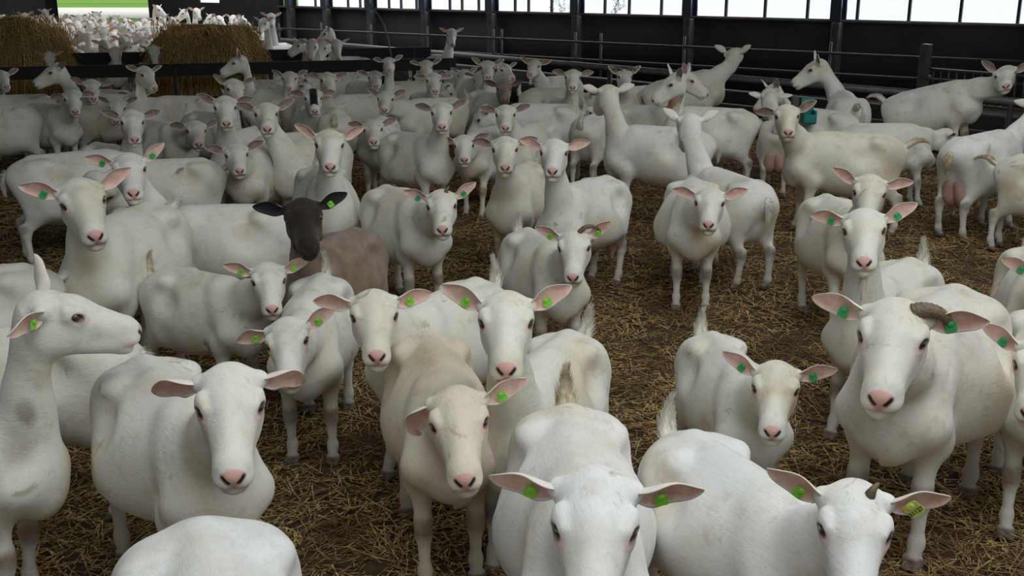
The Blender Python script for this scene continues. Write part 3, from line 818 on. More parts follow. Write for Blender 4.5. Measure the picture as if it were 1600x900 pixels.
endbox(DOOR[1], DOOR[0], 3.6, 4.0, MAT['darkwall'], 'trim_3', 'lintel over the open barn door')
for i, s in enumerate(DOOR):
    mm = MB(); mm.box(PE(s + (0.12 if i == 0 else -0.12), 1.9), (0.24, 0.26, 3.8), RE); structure(mm.build('trim_%d' % (4 + i), MAT['darkwall'], smooth=False), 'dark jamb of the open barn door')
m = MB(); m.box((-7.6, 3.0, 2.2), (0.2, 19.0, 4.4)); structure(m.build('wall_left', MAT['metalwall'], smooth=False), 'grey sheet wall left of the pen, out of view, added to darken that side')  # unseen wall, put in to block sky light from the left
m = MB(); m.box((-1, 24.0, 5.6), (44, 41, 0.15)); structure(m.build('ceiling', MAT['metalwall']), 'barn roof lining, out of view, added to shade the back rows')  # unseen roof added to shade the back, ending short of the front rows

def bar(pts, r, mat, name, parent=None, n=10):
    mm = MB(); mm.tube(pts, r, n); return mm.build(name, mat, parent)

# feed rail and kerb along the wall
a_, b_ = np.array(PIPE_A), np.array(PIPE_B); PD = (b_ - a_) / np.linalg.norm(b_ - a_); PL = np.linalg.norm(b_ - a_)
t = empty('feed_rail', (*((a_ + b_) / 2), 0)); tag(t, 'thick grey pipe rail running along the feed alley behind the goats', 'rail')
cen = (a_ + b_) / 2
bar([(*(a_ - cen), PIPE_H), (0, 0, PIPE_H), (*(b_ - cen), PIPE_H)], 0.045, MAT['galv'], 'pipe', t, 12)
for s in np.arange(1.2, PL, 3.1):
    q = a_ + PD * s - cen; bar([(*q, 0), (*q, PIPE_H)], 0.035, MAT['galv_dark'], 'post', t, 8)
RP = basis((*PD, 0)); NP_ = np.array([PD[1], -PD[0]])
if NP_ @ NRM < 0: NP_ = -NP_
m = MB(); m.box(np.array([*(cen + NP_ * 0.22), 0.17]), (PL, 0.16, 0.34), RP); structure(m.build('trim_6', MAT['concrete']), 'dark feed kerb under the pipe rail')
m = MB(); m.box(np.array([*(cen + NP_ * 1.05), 0.215]), (PL, 0.25, 0.43), RP); structure(m.build('trim_7', MAT['concrete']), 'raised edge of the feed alley')
# two-rail fence in front of the wall
t = empty('pen_fence', P(LEN / 2, -1.3, 0)); tag(t, 'dark two-rail pipe fence on posts in front of the low wall', 'fence')
for z in RAIL_H: bar([P(0.1, 0, z) - P(LEN / 2, 0, 0), P(LEN / 2, 0, z) - P(LEN / 2, 0, 0), P(LEN - 0.3, 0, z) - P(LEN / 2, 0, 0)], 0.022, MAT['galv_dark'], 'rail', t, 8)
for s in POSTS: bar([P(s, 0, 0) - P(LEN / 2), P(s, 0, RAIL_H[0] + 0.18) - P(LEN / 2)], 0.024, MAT['galv_post'], 'post', t, 8)
# gate at the right
g0, g1 = np.array(GATE_A), np.array(GATE_B); gd = g1 - g0
t = empty('pen_gate', (*g0, 0)); tag(t, 'barred steel gate with thick post at the right behind the pipe rail', 'gate')
mm = MB(); mm.box((0, 0, 0.55), (0.14, 0.12, 1.10), basis((*gd, 0)), bev=0.01); mm.build('gate_post', MAT['galv_post'], t, smooth=False)
mm = MB()
for z in (0.28, GATE_H): mm.tube([(*(gd * 0.05), z), (*(gd * 0.5), z), (*gd, z)], 0.02, 8)
for q in np.linspace(0.08, 1, 15): mm.tube([(*(gd * q), 0.28), (*(gd * q), GATE_H)], 0.011, 6)
mm.build('gate_frame', MAT['galv_post'], t)
bar([(*(gd * 0.02), 0.62), (*(gd * 0.06), 0.62)], 0.03, MAT['galv'], 'latch', t, 8)

# feed fence with its wide board, lattice and second board
f0, f1 = np.array(FEED_A), np.array(FEED_B); FD = (f1 - f0) / np.linalg.norm(f1 - f0); FL = np.linalg.norm(f1 - f0); RF = basis((*FD, 0)); fc = (f0 + f1) / 2
t = empty('feed_fence', (*fc, 0)); tag(t, 'dark feed fence with a wide wet board across the pen in front of the hay', 'fence')
mm = MB(); mm.box((0, 0, FEED_H - 0.09), (FL, 0.05, 0.18), RF, bev=0.008); mm.build('board', MAT['board'], t, smooth=False)
mm = MB()
k = 0
for q in np.arange(FL * 0.18, FL / 2 - 0.05, 0.17):
    s0 = np.array([*(FD * q), FEED_H - 0.20]); s1 = np.array([*(FD * (q + 0.17)), FEED_H - 0.20])
    (s0 if k % 2 else s1)[2] -= 0.10; mm.tube([s0, (s0 + s1) / 2, s1], 0.009, 6); k += 1
mm.build('lattice', MAT['galv_dark'], t)
for q in np.linspace(-FL / 2 + 0.1, FL / 2 - 0.1, 6): bar([(*(FD * q), 0), (*(FD * q), FEED_H - 0.02)], 0.035, MAT['galv_dark'], 'post', t, 8)
bar([(*(FD * -FL / 2), 0.32), (0, 0, 0.32), (*(FD * FL / 2), 0.32)], 0.03, MAT['galv_dark'], 'lower_rail', t, 8)
f2 = fc + np.array([-FD[1], FD[0]]) * 1.9
t = empty('feeder_board', (*f2, 0)); tag(t, 'second dark board behind the hay at the far side of the feeder', 'board')
mm = MB(); mm.box((0, 0, 0.78), (FL, 0.05, 0.24), RF, bev=0.008); mm.build('plank', MAT['board'], t, smooth=False)
for q in np.linspace(-FL / 2 + 0.3, FL / 2 - 0.3, 5): bar([(*(FD * q), 0), (*(FD * q), 0.9)], 0.035, MAT['galv_dark'], 'post', t, 8)

def hay_bale(loc, sx, sy, h, label, seed, px, pv):
    """A slumped bale: px squares its plan, pv squares its profile; stalks hang from the top and the sides."""
    rng = np.random.default_rng(seed)
    def surf(a, v, grow=0.0):
        r = np.maximum(1 - v ** pv, 0) ** 0.5 + grow
        k = (np.abs(np.cos(a)) ** px + np.abs(np.sin(a)) ** px) ** (-1 / px)
        lump = 1 + 0.07 * np.sin(3 * a + seed) + 0.05 * np.sin(7 * a + 2 * seed + 5 * v)
        return np.stack([np.cos(a) * k * sx * r * lump, np.sin(a) * k * sy * r * lump, h * v * (1 + 0.06 * np.sin(a * 2 + seed) * v + 0.04 * np.sin(5 * a))], -1)
    nu, nv = 64, 26
    A_, V_ = np.meshgrid(np.arange(nu) / nu * 2 * math.pi, np.linspace(0, 1, nv + 1) ** 0.7)
    V = surf(A_, V_).reshape(-1, 3); V[:, :2] += rng.normal(0, 0.016, (len(V), 2)); V[:, 2] += rng.normal(0, 0.010, len(V))
    Q = [[j * nu + i, j * nu + (i + 1) % nu, (j + 1) * nu + (i + 1) % nu, (j + 1) * nu + i] for j in range(nv) for i in range(nu)]
    m = MB(); m.add(V, Q)
    o = m.build('hay_bale', MAT['hay'], smooth=False); o.location = (*loc, 0); tag(o, label, 'hay')
    n = 6500
    a = rng.random(n) * 2 * math.pi; v = rng.random(n) ** 0.6
    p = surf(a, v, 0.03 + 0.05 * rng.random(n) ** 2)
    steep = -np.clip(2.6 * (1 - v ** 4), 0.05, 3.0) * (0.4 + 1.0 * rng.random(n))
    Vs, Qs, Ts = strands(p, a + rng.normal(0, 0.7, n), 0.10 + 0.34 * rng.random(n) ** 2, 0.003 + 0.006 * rng.random(n) ** 2, steep, rng, 0.6)
    link('loose_hay', mesh_np('loose_hay', Vs, [Qs, Ts], MAT['hay'], smooth=False), o)
hay_bale(HAY1, 0.86, 0.62, 1.34, 'dark rounded hay bale at the upper left, goats feeding beneath it', 3, 2.6, 3.5)
hay_bale(HAY2, 0.72, 0.58, 1.22, 'lighter hay bale with hanging stalks behind the feed board', 8, 5.0, 16.0)

# hanging hose, drinker, creeper at the windows, pipes of the far pen
bar(HOSE, 0.012, MAT['rubber'], 'hose')
tag(bpy.data.objects['hose'], 'thin grey hose hanging in a curve down to the feed board', 'hose')
t = empty('drinking_bowl', (*DRINK, 0)); tag(t, 'teal plastic drinker on a post beside the left-looking goat', 'drinker')
mm = MB(); mm.box((0, 0, 0.66), (0.13, 0.14, 0.03), bev=0.01); mm.box((0, 0.07, 0.78), (0.13, 0.02, 0.22), bev=0.006); mm.box((-0.055, 0, 0.72), (0.02, 0.15, 0.12), bev=0.006); mm.box((0.055, 0, 0.72), (0.02, 0.15, 0.12), bev=0.006); mm.box((0, -0.07, 0.70), (0.12, 0.02, 0.08), bev=0.006)
mm.build('bowl', MAT['teal'], t, smooth=False)
mm = MB(); mm.box((-0.13, 0.05, 0.45), (0.07, 0.07, 0.90), bev=0.008); mm.build('post', MAT['concrete_pale'], t, smooth=False)
for s, sd in CREEP:
    rng = np.random.default_rng(sd); mm = MB()
    for i in range(5):
        p = np.array([rng.normal(0, 0.10), 0, 0.0]); pts = [p]
        for q in range(6): p = p + np.array([rng.normal(0, 0.05), rng.normal(0, 0.01), 0.05]); pts.append(p)
        mm.tube(pts, 0.004, 4)
        for p in pts[1:]:
            for _ in range(3):
                c = p + rng.normal(0, 0.022, 3); q = rng.normal(0, 1, 3); q /= np.linalg.norm(q)
                mm.tube([c - q * 0.018, c, c + q * 0.018], [0.002, 0.011, 0.001], 5, flat=0.25)
    o = mm.build('creeper_sprig', MAT['leafdark']); o.location = P(s, -0.02, SILL + 0.045); o.rotation_euler = (0, 0, math.atan2(D[1], D[0]))
    tag(o, 'dark creeper sprig on the window sill %s' % ('left of the wide steel column' if sd == 1 else 'growing alone mid-window, right of the wide steel column'), 'plant')
t = empty('far_pen_rails', (*FARRAIL[0], 0)); tag(t, 'thin pale pipe rails of the far pen beyond the lighter hay bale', 'fence')
fr = np.array(FARRAIL[1]) - np.array(FARRAIL[0])
for z in (0.55, 0.85): bar([(0, 0, z), (*(fr / 2), z), (*fr, z)], 0.025, MAT['concrete_pale'], 'rail', t, 8)
for q in (0.02, 0.35, 0.68, 0.98): bar([(*(fr * q), 0), (*(fr * q), 1.0)], 0.03, MAT['galv_dark'], 'post', t, 8)

# ---------------------------------------------------------------- one animal with its parts
_cache = {}
def shared(key, fn):
    if key not in _cache: _cache[key] = fn()
    return _cache[key]

def rotm(ax, deg): return Matrix.Rotation(math.radians(deg), 4, ax)

def make_goat(g, R, lo=False):
    """g: loc, heading (deg, 0 towards -Y, + towards +X), scale, head (poll in the goat's own frame),
    hq (turn from the body line, nose down, tilt), ears, tags, horns, beard, wattles, tail, udder, coat, label."""
    turn, down, roll = (math.radians(v) for v in g['hq'])
    hq = Quaternion((0, 0, 1), turn) @ Quaternion((0, 1, 0), down) @ Quaternion((1, 0, 0), roll)
    P1 = Vector(g['head'])
    mesh = g.get('mesh')
    if mesh is None:
        V = pose(R, P1, hq, g.get('belly', 1.0), g.get('fat', 1.0), g.get('bend', 0.0), g.get('steps', (0.06, -0.05, 0.05, -0.06)), g.get('nfat', 1.0))
        if g.get('rear'):            # fore quarters raised on the step
            a = g['rear']; x, z = V[:, 0] + 0.33, V[:, 2].copy()
            w = sstep(-0.1, 0.15, x)
            V[:, 2] += np.maximum(x, 0) * math.sin(a) * w
        colr = R.col
        if g.get('stain'):
            colr = R.col.copy()
            for x, y, z, r, a in g['stain']:
                dd = np.linalg.norm((R.V - [x, y, z]), axis=1); colr[:, 1] = np.maximum(colr[:, 1], a * sstep(r, r * 0.35, dd))
        mesh = mesh_np('goat_body', V, R.F, MAT[g.get('coat', 'coat')], colr)
    o = link('goat', mesh)
    o.location = (*g['loc'], g.get('z', 0.0)); o.rotation_euler = (0, 0, math.radians(g['heading'] - 90)); s = g['scale']; o.scale = (s, s, s)
    o.color = (*g.get('tone', (0.80, 0.77, 0.71)), 1)
    o['label'] = g['label']; o['category'] = 'goat'
    if g.get('group'): o['group'] = g['group']
    if g.get('rear'):
        P1 = P1 + Vector((0, 0, (P1.x + 0.33) * math.sin(g['rear'])))
    H = Matrix.Translation(P1) @ hq.to_matrix().to_4x4() @ Matrix.Scale(HEAD_S, 4)
    ck = g.get('coat', 'coat')
    if lo == 2: return o
    for sd, e in zip((1, -1), g['ear']):
        el, sw, tw, dr = e[:4]; cup = e[4] if len(e) > 4 else 1.0
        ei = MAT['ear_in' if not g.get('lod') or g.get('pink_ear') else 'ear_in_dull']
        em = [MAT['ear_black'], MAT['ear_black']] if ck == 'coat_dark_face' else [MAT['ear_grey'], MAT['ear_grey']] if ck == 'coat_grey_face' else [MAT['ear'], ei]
        notch = len(e) > 5
        me = shared(('ear', sd, round(dr, 1), round(cup, 1), bool(lo), ck in ('coat_dark_face', 'coat_grey_face') and ck, notch, ei.name),
                    lambda: ear_mesh(sd, round(dr, 1), round(cup, 1), bool(lo), notch=notch, mats=em))
        # X out, Y up (left) or down (right), Z forward
        Bm = Matrix(((0, 0, 1, 0), (sd, 0, 0, 0), (0, sd, 0, 0), (0, 0, 0, 1)))
        E = H @ Matrix.Translation((-0.008, sd * 0.064, 0.012)) @ rotm('Z', sd * sw) @ rotm('X', sd * el) @ Bm @ rotm('X', sd * tw)
        ear = link('ear', me, o, E @ Matrix.Scale(g.get('ear_s', 0.82), 4))
        tk = g.get('tags')
        if tk and (len(tk) == 1 or tk[0 if sd > 0 else 1] != '-'):
            c = tk[0] if len(tk) == 1 else tk[0 if sd > 0 else 1]
            mt = MAT[{'g': 'tag_green', 'd': 'tag_dark', 'y': 'tag_yellow'}[c]]
            big = bool(g.get('number')) and sd > 0
            tag = link('ear_tag', shared(('tag', c), lambda: tag_mesh(mt)), ear, Matrix.Translation((0.060, sd * -0.002, 0.0165)) @ rotm('Z', 12 * sd + (180 if sd < 0 else 0)) @ rotm('X', -8) @ (rotm('Z', 25) @ Matrix.Scale(1.45, 4) if big else Matrix()))
            if g.get('number') and sd > 0: tag_number(g['number'], tag)
    for sd in (1, -1):
        E = H @ Matrix.Translation((EYE[0] - 0.0078, sd * (EYE[1] - 0.0078), EYE[2] - 0.0005)) @ rotm('Z', sd * 52) @ rotm('X', 0)
        link('eye', shared('eye', lambda: eye_mesh(MAT['eye'])), o, E)
    Hr = H.to_3x3()
    for sd, kind in g.get('horn', ()):
        E = H @ Matrix.Translation((0.012, sd * 0.026, 0.050))
        if kind == 'fallen': E = H @ Matrix.Translation((0.010, sd * 0.036, 0.042)) @ rotm('X', -34 * sd)
        if sd < 0: E = E @ Matrix.Scale(-1, 4, (0, 1, 0))
        link('horn', shared(('horn', kind), lambda: horn_mesh(kind, MAT['horn'])), o, E)
    if g.get('beard'):
        E = Matrix.Translation(H @ Vector((0.212, 0, -0.082))) @ rotm('Z', g['hq'][0])
        link('beard', shared(('beard', g['beard']), lambda: beard_mesh(g['beard'], MAT['hair'])), o, E)
    if g.get('wattle'):
        for sd in (1, -1):
            p = H @ Vector((0.005, sd * 0.036, -0.108))
            link('wattle', shared('wattle', lambda: wattle_mesh(MAT['hair'])), o, Matrix.Translation(p) @ rotm('Z', g['hq'][0]) @ Matrix.Scale(1.35, 4))
    tl = g.get('tail', 'down')
    if tl:
        bend = g.get('bend', 0.0)
        E = Matrix.Translation((-0.452, 0, 0.650)) @ rotm('X', g.get('tail_tilt', 0))
        if bend:
            dx = -0.452 - 0.12; ang = -bend * dx
            E = Matrix.Translation((0.12 - math.sin(ang) / bend, (1 - math.cos(ang)) / bend, 0.650)) @ rotm('Z', -math.degrees(ang)) @ rotm('X', g.get('tail_tilt', 0))
        link('tail', shared(('tail', tl, g.get('tail_dirty')), lambda: tail_mesh(tl, MAT['hair_dirty' if g.get('tail_dirty') else 'hair'])), o, E)
    if not lo and ck == 'coat':
        link('forelock', shared('tuft', lambda: tuft_mesh(MAT['hair'])), o, H @ Matrix.Translation((0.012, 0, 0.054)))
    if g.get('udder'):
        link('udder', shared('udder', lambda: udder_mesh(MAT['udder'])), o, Matrix.Translation((-0.305, 0, 0.375)) @ Matrix.Scale(1.12, 4))
    return o

HERD = [
    dict(label='white goat in profile with lifted nose at the left edge, one ear upright', loc=[-1.859, 3.251], heading=84.7, scale=1.0, head=[0.41, 0.001, 1.058], hq=[30.0, 14.0, 0.0], lod=0, ear=((62, 25, 0, 0, 1.0), (-14, 38, 10, 0.2, 0.9)), tags='-g', stain=((0.34, -0.1, 0.62, 0.075, 0.5), (0.3, 0.0, 0.6, 0.06, 0.4), (0.4, -0.08, 0.68, 0.05, 0.7), (0.25, -0.12, 0.5, 0.05, 0.4)), tone=(0.78, 0.765, 0.7), tail='up', steps=(-0.1, -0.02, -0.08, -0.1), belly=1.03),
    dict(label='broad white goat with drooping ears and deep pink nose, second from the left in front', loc=[-1.081, 3.273], heading=36.5, scale=1.05, head=[0.549, -0.039, 0.925], hq=[-23.0, 22.0, 0.0], lod=0, ear=((-2, 18, 10, 1.0, 1.0), (-4, 18, 10, 0.8, 1.0)), tail='down', tone=(0.82, 0.79, 0.74), belly=1.2, nfat=1.1, steps=(0.1, 0.07, 0.06, -0.07)),
    dict(label='smaller white goat with tilted head and one ear lifted, bright green tag', loc=[-0.882, 4.596], heading=2.3, scale=0.954, head=[0.601, -0.013, 0.755], hq=[7.0, 16.0, 9.0], lod=0, ear=((22, 8, 0, 0, 0.9), (-12, 14, -4, 0.1, 1.0)), tags='g', belly=1.0, tone=(0.8, 0.785, 0.74), tail='up', steps=(-0.05, -0.08, -0.09, -0.07)),
    dict(label='white goat with short round ears held level, just left of the picture centre', loc=[-0.307, 4.417], heading=-28.4, scale=1.0, head=[0.602, 0.094, 0.881], hq=[37.0, 14.0, 0.0], lod=0, ear=((6, 14, 0, 0.1, 1.0), (4, 14, 2, 0.2, 1.1)), tags='g-', tail='up', tone=(0.8, 0.775, 0.7), steps=(0.08, 0.07, 0.07, -0.07), belly=1.01),
    dict(label='white goat with long narrow face and ears raised in a V, two lime tags', loc=[0.108, 3.67], heading=-20.7, scale=0.991, head=[0.409, 0.018, 1.046], hq=[21.0, 14.0, 0.0], lod=0, ear=((24, 10, -4, 0, 0.9), (27, 8, -2, 0, 0.9)), tags='g', tail='up', tail_tilt=-14, tone=(0.81, 0.79, 0.73), steps=(-0.1, 0.03, 0.04, 0.0), belly=0.99),
    dict(label='cream goat with a torn folded ear and pink-tipped nose, front centre', loc=[-0.26, 3.613], heading=11.0, scale=1.0, head=[0.613, -0.018, 0.822], hq=[-5.0, 16.0, 5.0], lod=0, ear=((16, 10, 0, 0, 0.9), (-30, 10, 10, 1.3, 1.0, 1)), tags='g-', tone=(0.76, 0.68, 0.56), belly=1.05, stain=((-0.1, 0, 0.73, 0.22, 0.3), (0.4, -0.07, 0.7, 0.1, 0.25)), tail='back', steps=(-0.05, 0.11, 0.08, 0.11)),
    dict(label='bright white goat looking up from the bottom edge, ears level with lime tags', loc=[0.181, 2.74], heading=1.1, scale=1.061, head=[0.567, -0.011, 0.911], hq=[-6.0, 24.0, -1.0], lod=0, ear=((-2, 10, 6, 0.1, 0.9), (2, 10, 6, 0.1, 0.9)), tags='g', tail='up', tail_dirty=1, tone=(0.86, 0.85, 0.84), belly=1.15, steps=(0.08, -0.12, -0.05, 0.05)),
    dict(label='white goat at the bottom right with a numbered yellow-green ear tag and horn bud', loc=[0.658, 2.793], heading=20.7, scale=0.95, head=[0.552, -0.06, 0.919], hq=[-34.0, 22.0, -1.0], lod=0, ear=((10, 8, 0, 0, 0.8), (22, 8, 2, 0, 0.8)), tags='yg', horn=((1, 'bud'),), tail='up', tone=(0.86, 0.85, 0.84), belly=1.1, number='31127', steps=(-0.05, 0.06, -0.07, -0.02)),
    dict(label='white goat with wattles and pale pink nose looking out beside the single-horned goat', loc=[0.848, 3.922], heading=7.5, scale=0.88, head=[0.597, -0.044, 0.875], hq=[-22.0, 16.0, 0.0], lod=0, ear=((10, 10, 0, 0, 0.8), (28, 8, 2, 0, 0.9)), tags='d', wattle=1, tail='up', tone=(0.81, 0.79, 0.73), steps=(-0.02, -0.08, -0.05, 0.08), belly=0.96),
    dict(label='large shaggy white goat with one broken brown horn lying over its ear', loc=[1.525, 3.793], heading=-36.2, scale=1.179, head=[0.588, 0.068, 0.873], hq=[12.0, 18.0, 0.0], lod=0, ear=((0, 10, 2, 0, 0.8), (6, 10, 0, 0, 0.8)), tags='d', horn=((1, 'fallen'),), tone=(0.78, 0.74, 0.68), belly=1.3, nfat=1.25, stain=((0.05, 0.1, 0.7, 0.1, 0.3), (0.38, 0.03, 0.66, 0.08, 0.25), (0.34, -0.05, 0.55, 0.12, 0.22)), tail='down', steps=(-0.01, 0.12, 0.0, 0.04)),
    dict(label='white rounded goat back at the bottom left edge, head out of sight', loc=[-0.573, 1.881], heading=21.1, scale=1.15, head=[0.6, 0.0, 0.46], hq=[0.0, 70.0, 0.0], lod=0, tail=None, tone=(0.84, 0.84, 0.84), belly=1.15, fat=1.06, ear=((13.1, 15.1, -6.7, 0.0, 1.1), (21.0, 11.6, -4.3, 0.0, 0.9)), steps=(0.02, 0.03, -0.07, -0.04)),
    dict(label='white goat cut by the right edge with one ear reaching into view and dirty forelegs', loc=[2.061, 3.953], heading=-21.3, scale=1.0, head=[0.625, -0.076, 0.845], hq=[-10.0, 16.0, 0.0], lod=0, tags='d', ear=((25.5, 9.2, 3.6, 0.0, 1.1), (16.1, 19.0, -2.2, 0.0, 0.8)), tone=(0.81, 0.79, 0.73), tail='down', steps=(0.1, 0.11, 0.06, 0.11), belly=0.95),
    dict(label='white goat half outside the right edge behind the one with dirty forelegs', loc=[2.517, 5.021], heading=-19.3, scale=1.0, head=[0.635, -0.018, 0.827], hq=[-8.0, 16.0, 0.0], lod=0, tags='d', ear=((16.4, 16.6, 0.2, 0.0, 1.1), (10.9, 17.3, -2.1, 0.0, 0.9)), tone=(0.77, 0.73, 0.64), tail='up', steps=(-0.09, -0.03, 0.11, -0.04), belly=0.95),
    dict(label='white goat behind the profile goat at the left, its dark-hocked hind leg showing', loc=[-1.901, 3.926], heading=-83.2, scale=1.0, head=[0.52, 0.1, 0.8], hq=[0.0, 35.0, 0.0], lod=0, ear=((-2.2, 16.8, -0.7, 0.0, 0.9), (-3.4, 19.7, 0.5, 0.0, 0.9)), tone=(0.8, 0.775, 0.7), tail='down', steps=(-0.11, -0.08, 0.04, -0.08), belly=0.96),
    dict(label='white goat at the far left edge beside the bare dark bedding', loc=[-2.562, 4.785], heading=-60.7, scale=1.0, head=[0.5, -0.0, 0.92], hq=[0.0, 35.0, 0.0], lod=0, ear=((9.8, 20.0, -5.6, 0.0, 1.0), (18.2, 11.1, 11.8, 0.0, 0.9)), tone=(0.78, 0.765, 0.7), tail='back', steps=(-0.02, -0.11, -0.02, -0.06), belly=1.13),
    dict(label='young white goat with clean face and short ears just below the dark-faced goat', loc=[-1.486, 5.078], heading=55.1, scale=0.88, head=[0.594, -0.081, 0.871], hq=[-40.0, 16.0, 1.0], lod=0, ear=((16, 10, 0, 0, 1.0), (20, 10, 0, 0.1, 1.0)), tags='g', tail='up', tail_dirty=1, tone=(0.78, 0.765, 0.7), steps=(-0.0, -0.11, -0.06, -0.06), belly=0.99),
    dict(label='white goat with a broad pale body standing left with one green tag', loc=[-2.011, 5.454], heading=-8.2, scale=1.16, head=[0.434, 0.078, 0.938], hq=[38.0, 18.0, 6.0], lod=0, ear=((18, 10, 0, 0, 0.9), (22, 8, 0, 0, 0.9)), tags='-d', belly=1.15, tone=(0.78, 0.765, 0.7), tail='back', steps=(0.09, -0.09, -0.11, 0.1)),
    dict(label='white goat looking over the back of the broad pale one, brown nose tip', loc=[-1.712, 6.212], heading=-75.5, scale=1.011, head=[0.446, 0.171, 1.049], hq=[97.0, 16.0, 2.0], lod=0, ear=((34, 10, 0, 0, 0.9), (14, 10, 0, 0, 1.0)), tags='d', belly=1.25, tone=(0.8, 0.785, 0.74), tail='down', steps=(0.12, -0.02, 0.1, 0.04)),
    dict(label='dark brown goat with black face and ears and greyish brown body', loc=[-0.922, 5.404], heading=-14.9, scale=1.0, head=[0.463, 0.073, 1.007], hq=[30.0, 16.0, 4.0], lod=0, ear=((16, 10, 0, 0, 0.8), (10, 10, 0, 0, 0.9)), tags='g-', coat='coat_dark_face', tone=(0.3, 0.225, 0.185), tail='down', steps=(-0.0, -0.1, -0.07, 0.09), belly=1.13),
    dict(label='white goat facing straight ahead behind the black-faced one, wide chest', loc=[-1.261, 7.261], heading=15.5, scale=1.048, head=[0.41, -0.005, 1.016], hq=[-6.0, 18.0, -2.0], lod=0, belly=1.2, ear=((21.6, 14.9, 8.0, 0.0, 1.0), (29.2, 12.9, 5.1, 0.0, 1.0)), tone=(0.81, 0.79, 0.73), tail='up', steps=(0.1, 0.11, -0.1, 0.11)),
    dict(label='slim white goat standing alone with oval chest and pale legs left of centre', loc=[-1.255, 10.278], heading=1.3, scale=1.0, head=[0.661, 0.014, 0.779], hq=[6.0, 12.0, 3.0], lod=1, ear=((16, 10, 0, 0, 0.9), (10, 10, 0, 0, 0.9)), belly=1.2, tone=(0.78, 0.765, 0.7), tail='down', steps=(-0.03, 0.03, 0.06, -0.06)),
    dict(label='white goat with a curled horn stub and wattles, upright green-tagged ears, at centre', loc=[-0.666, 6.687], heading=29.8, scale=1.0, head=[0.632, -0.058, 0.824], hq=[-26.0, 16.0, 3.0], lod=0, ear=((30, 10, 0, 0, 0.9), (20, 8, 0, 0, 0.9)), tags='d', horn=((1, 'bud'),), wattle=1, belly=1.15, tone=(0.8, 0.775, 0.7), tail='down', steps=(0.05, -0.01, -0.01, -0.02)),
    dict(label='narrow white goat with dark nose standing right of the slim one, long thin legs', loc=[-0.238, 9.653], heading=-23.5, scale=1.0, head=[0.667, 0.116, 0.735], hq=[26.0, 14.0, 2.0], lod=1, ear=((16.1, 8.2, -4.9, 0.0, 1.0), (7.5, 10.9, 7.4, 0.0, 0.9)), tone=(0.78, 0.765, 0.7), tail='down', steps=(0.09, -0.07, 0.04, -0.04), belly=1.13),
    dict(label='white goat with level ears shoulder to shoulder with the tall long-necked one', loc=[0.047, 7.613], heading=-13.6, scale=1.0, head=[0.467, 0.017, 0.982], hq=[14.0, 14.0, 1.0], lod=1, ear=((8, 10, 0, 0, 1.0), (4, 10, 0, 0, 1.0)), tone=(0.77, 0.73, 0.64), tail='back', steps=(-0.11, -0.11, 0.02, -0.0), belly=1.12),
    dict(label='tall long-necked white goat with a big bright body behind it right of centre', loc=[0.469, 7.048], heading=-34.2, scale=1.0, head=[0.408, 0.026, 1.029], hq=[30.0, 12.0, 0.0], lod=0, ear=((10, 10, 0, 0, 1.0), (14, 10, 0, 0, 1.0)), udder=1, belly=1.2, tone=(0.8, 0.785, 0.74), tail='down', steps=(-0.11, -0.1, 0.09, 0.1)),
    dict(label='white goat with one thin curled horn looking over the V-eared goat', loc=[0.176, 5.696], heading=18.6, scale=0.92, head=[0.586, -0.047, 0.888], hq=[-24.0, 22.0, 4.0], lod=0, ear=((34, 8, 0, 0, 0.8), (26, 8, 0, 0, 0.9)), tags='g', horn=((1, 'curl'),), tone=(0.81, 0.79, 0.73), tail='up', steps=(0.08, -0.1, 0.01, -0.03), belly=1.11),
    dict(label='white goat standing square and alone on the open straw with dark knees', loc=[1.173, 6.903], heading=-7.4, scale=1.0, head=[0.629, 0.066, 0.806], hq=[-3.0, 14.0, 0.0], lod=0, ear=((14, 10, 0, 0, 1.0), (8, 10, 0, 0, 1.0)), belly=1.3, tone=(0.81, 0.79, 0.73), tail='back', steps=(-0.06, -0.0, 0.11, -0.1)),
    dict(label='bearded white goat with wattles and dark green tags, tail raised, right of centre', loc=[1.716, 4.794], heading=-38.3, scale=1.003, head=[0.409, 0.019, 1.054], hq=[22.0, 14.0, 5.0], lod=0, ear=((24, 10, 0, 0, 0.8), (8, 12, 4, 0.1, 0.9)), tags='d', beard=0.14, wattle=1, tail='up', tone=(0.8, 0.775, 0.7), steps=(0.1, 0.07, -0.03, 0.12), belly=1.03),
    dict(label='white goat peering over the head of the bearded one with long pink ears', loc=[1.957, 6.333], heading=1.6, scale=1.0, head=[0.503, -0.029, 0.96], hq=[-20.0, 22.0, -3.0], lod=0, ear=((8, 10, 0, 0, 0.8), (26, 8, 0, 0, 0.8)), belly=1.1, tone=(0.77, 0.73, 0.64), tail='down', steps=(0.03, 0.11, 0.03, 0.1)),
    dict(label='long white goat standing broadside with yellow-stained hindquarters at the right', loc=[2.676, 8.819], heading=-94.1, scale=1.1, head=[0.452, 0.212, 0.927], hq=[84.0, 14.0, 3.0], lod=1, ear=((26, 10, 0, 0, 0.8), (-4, 16, 0, 0.1, 1.0)), tail='back', tail_dirty=1, udder=1, belly=1.1, stain=((-0.4, -0.1, 0.62, 0.14, 0.42), (-0.36, 0.1, 0.6, 0.14, 0.42), (-0.36, -0.12, 0.45, 0.1, 0.35), (-0.2, -0.1, 0.69, 0.09, 0.3)), tone=(0.77, 0.73, 0.64), steps=(-0.02, 0.07, -0.08, 0.09)),
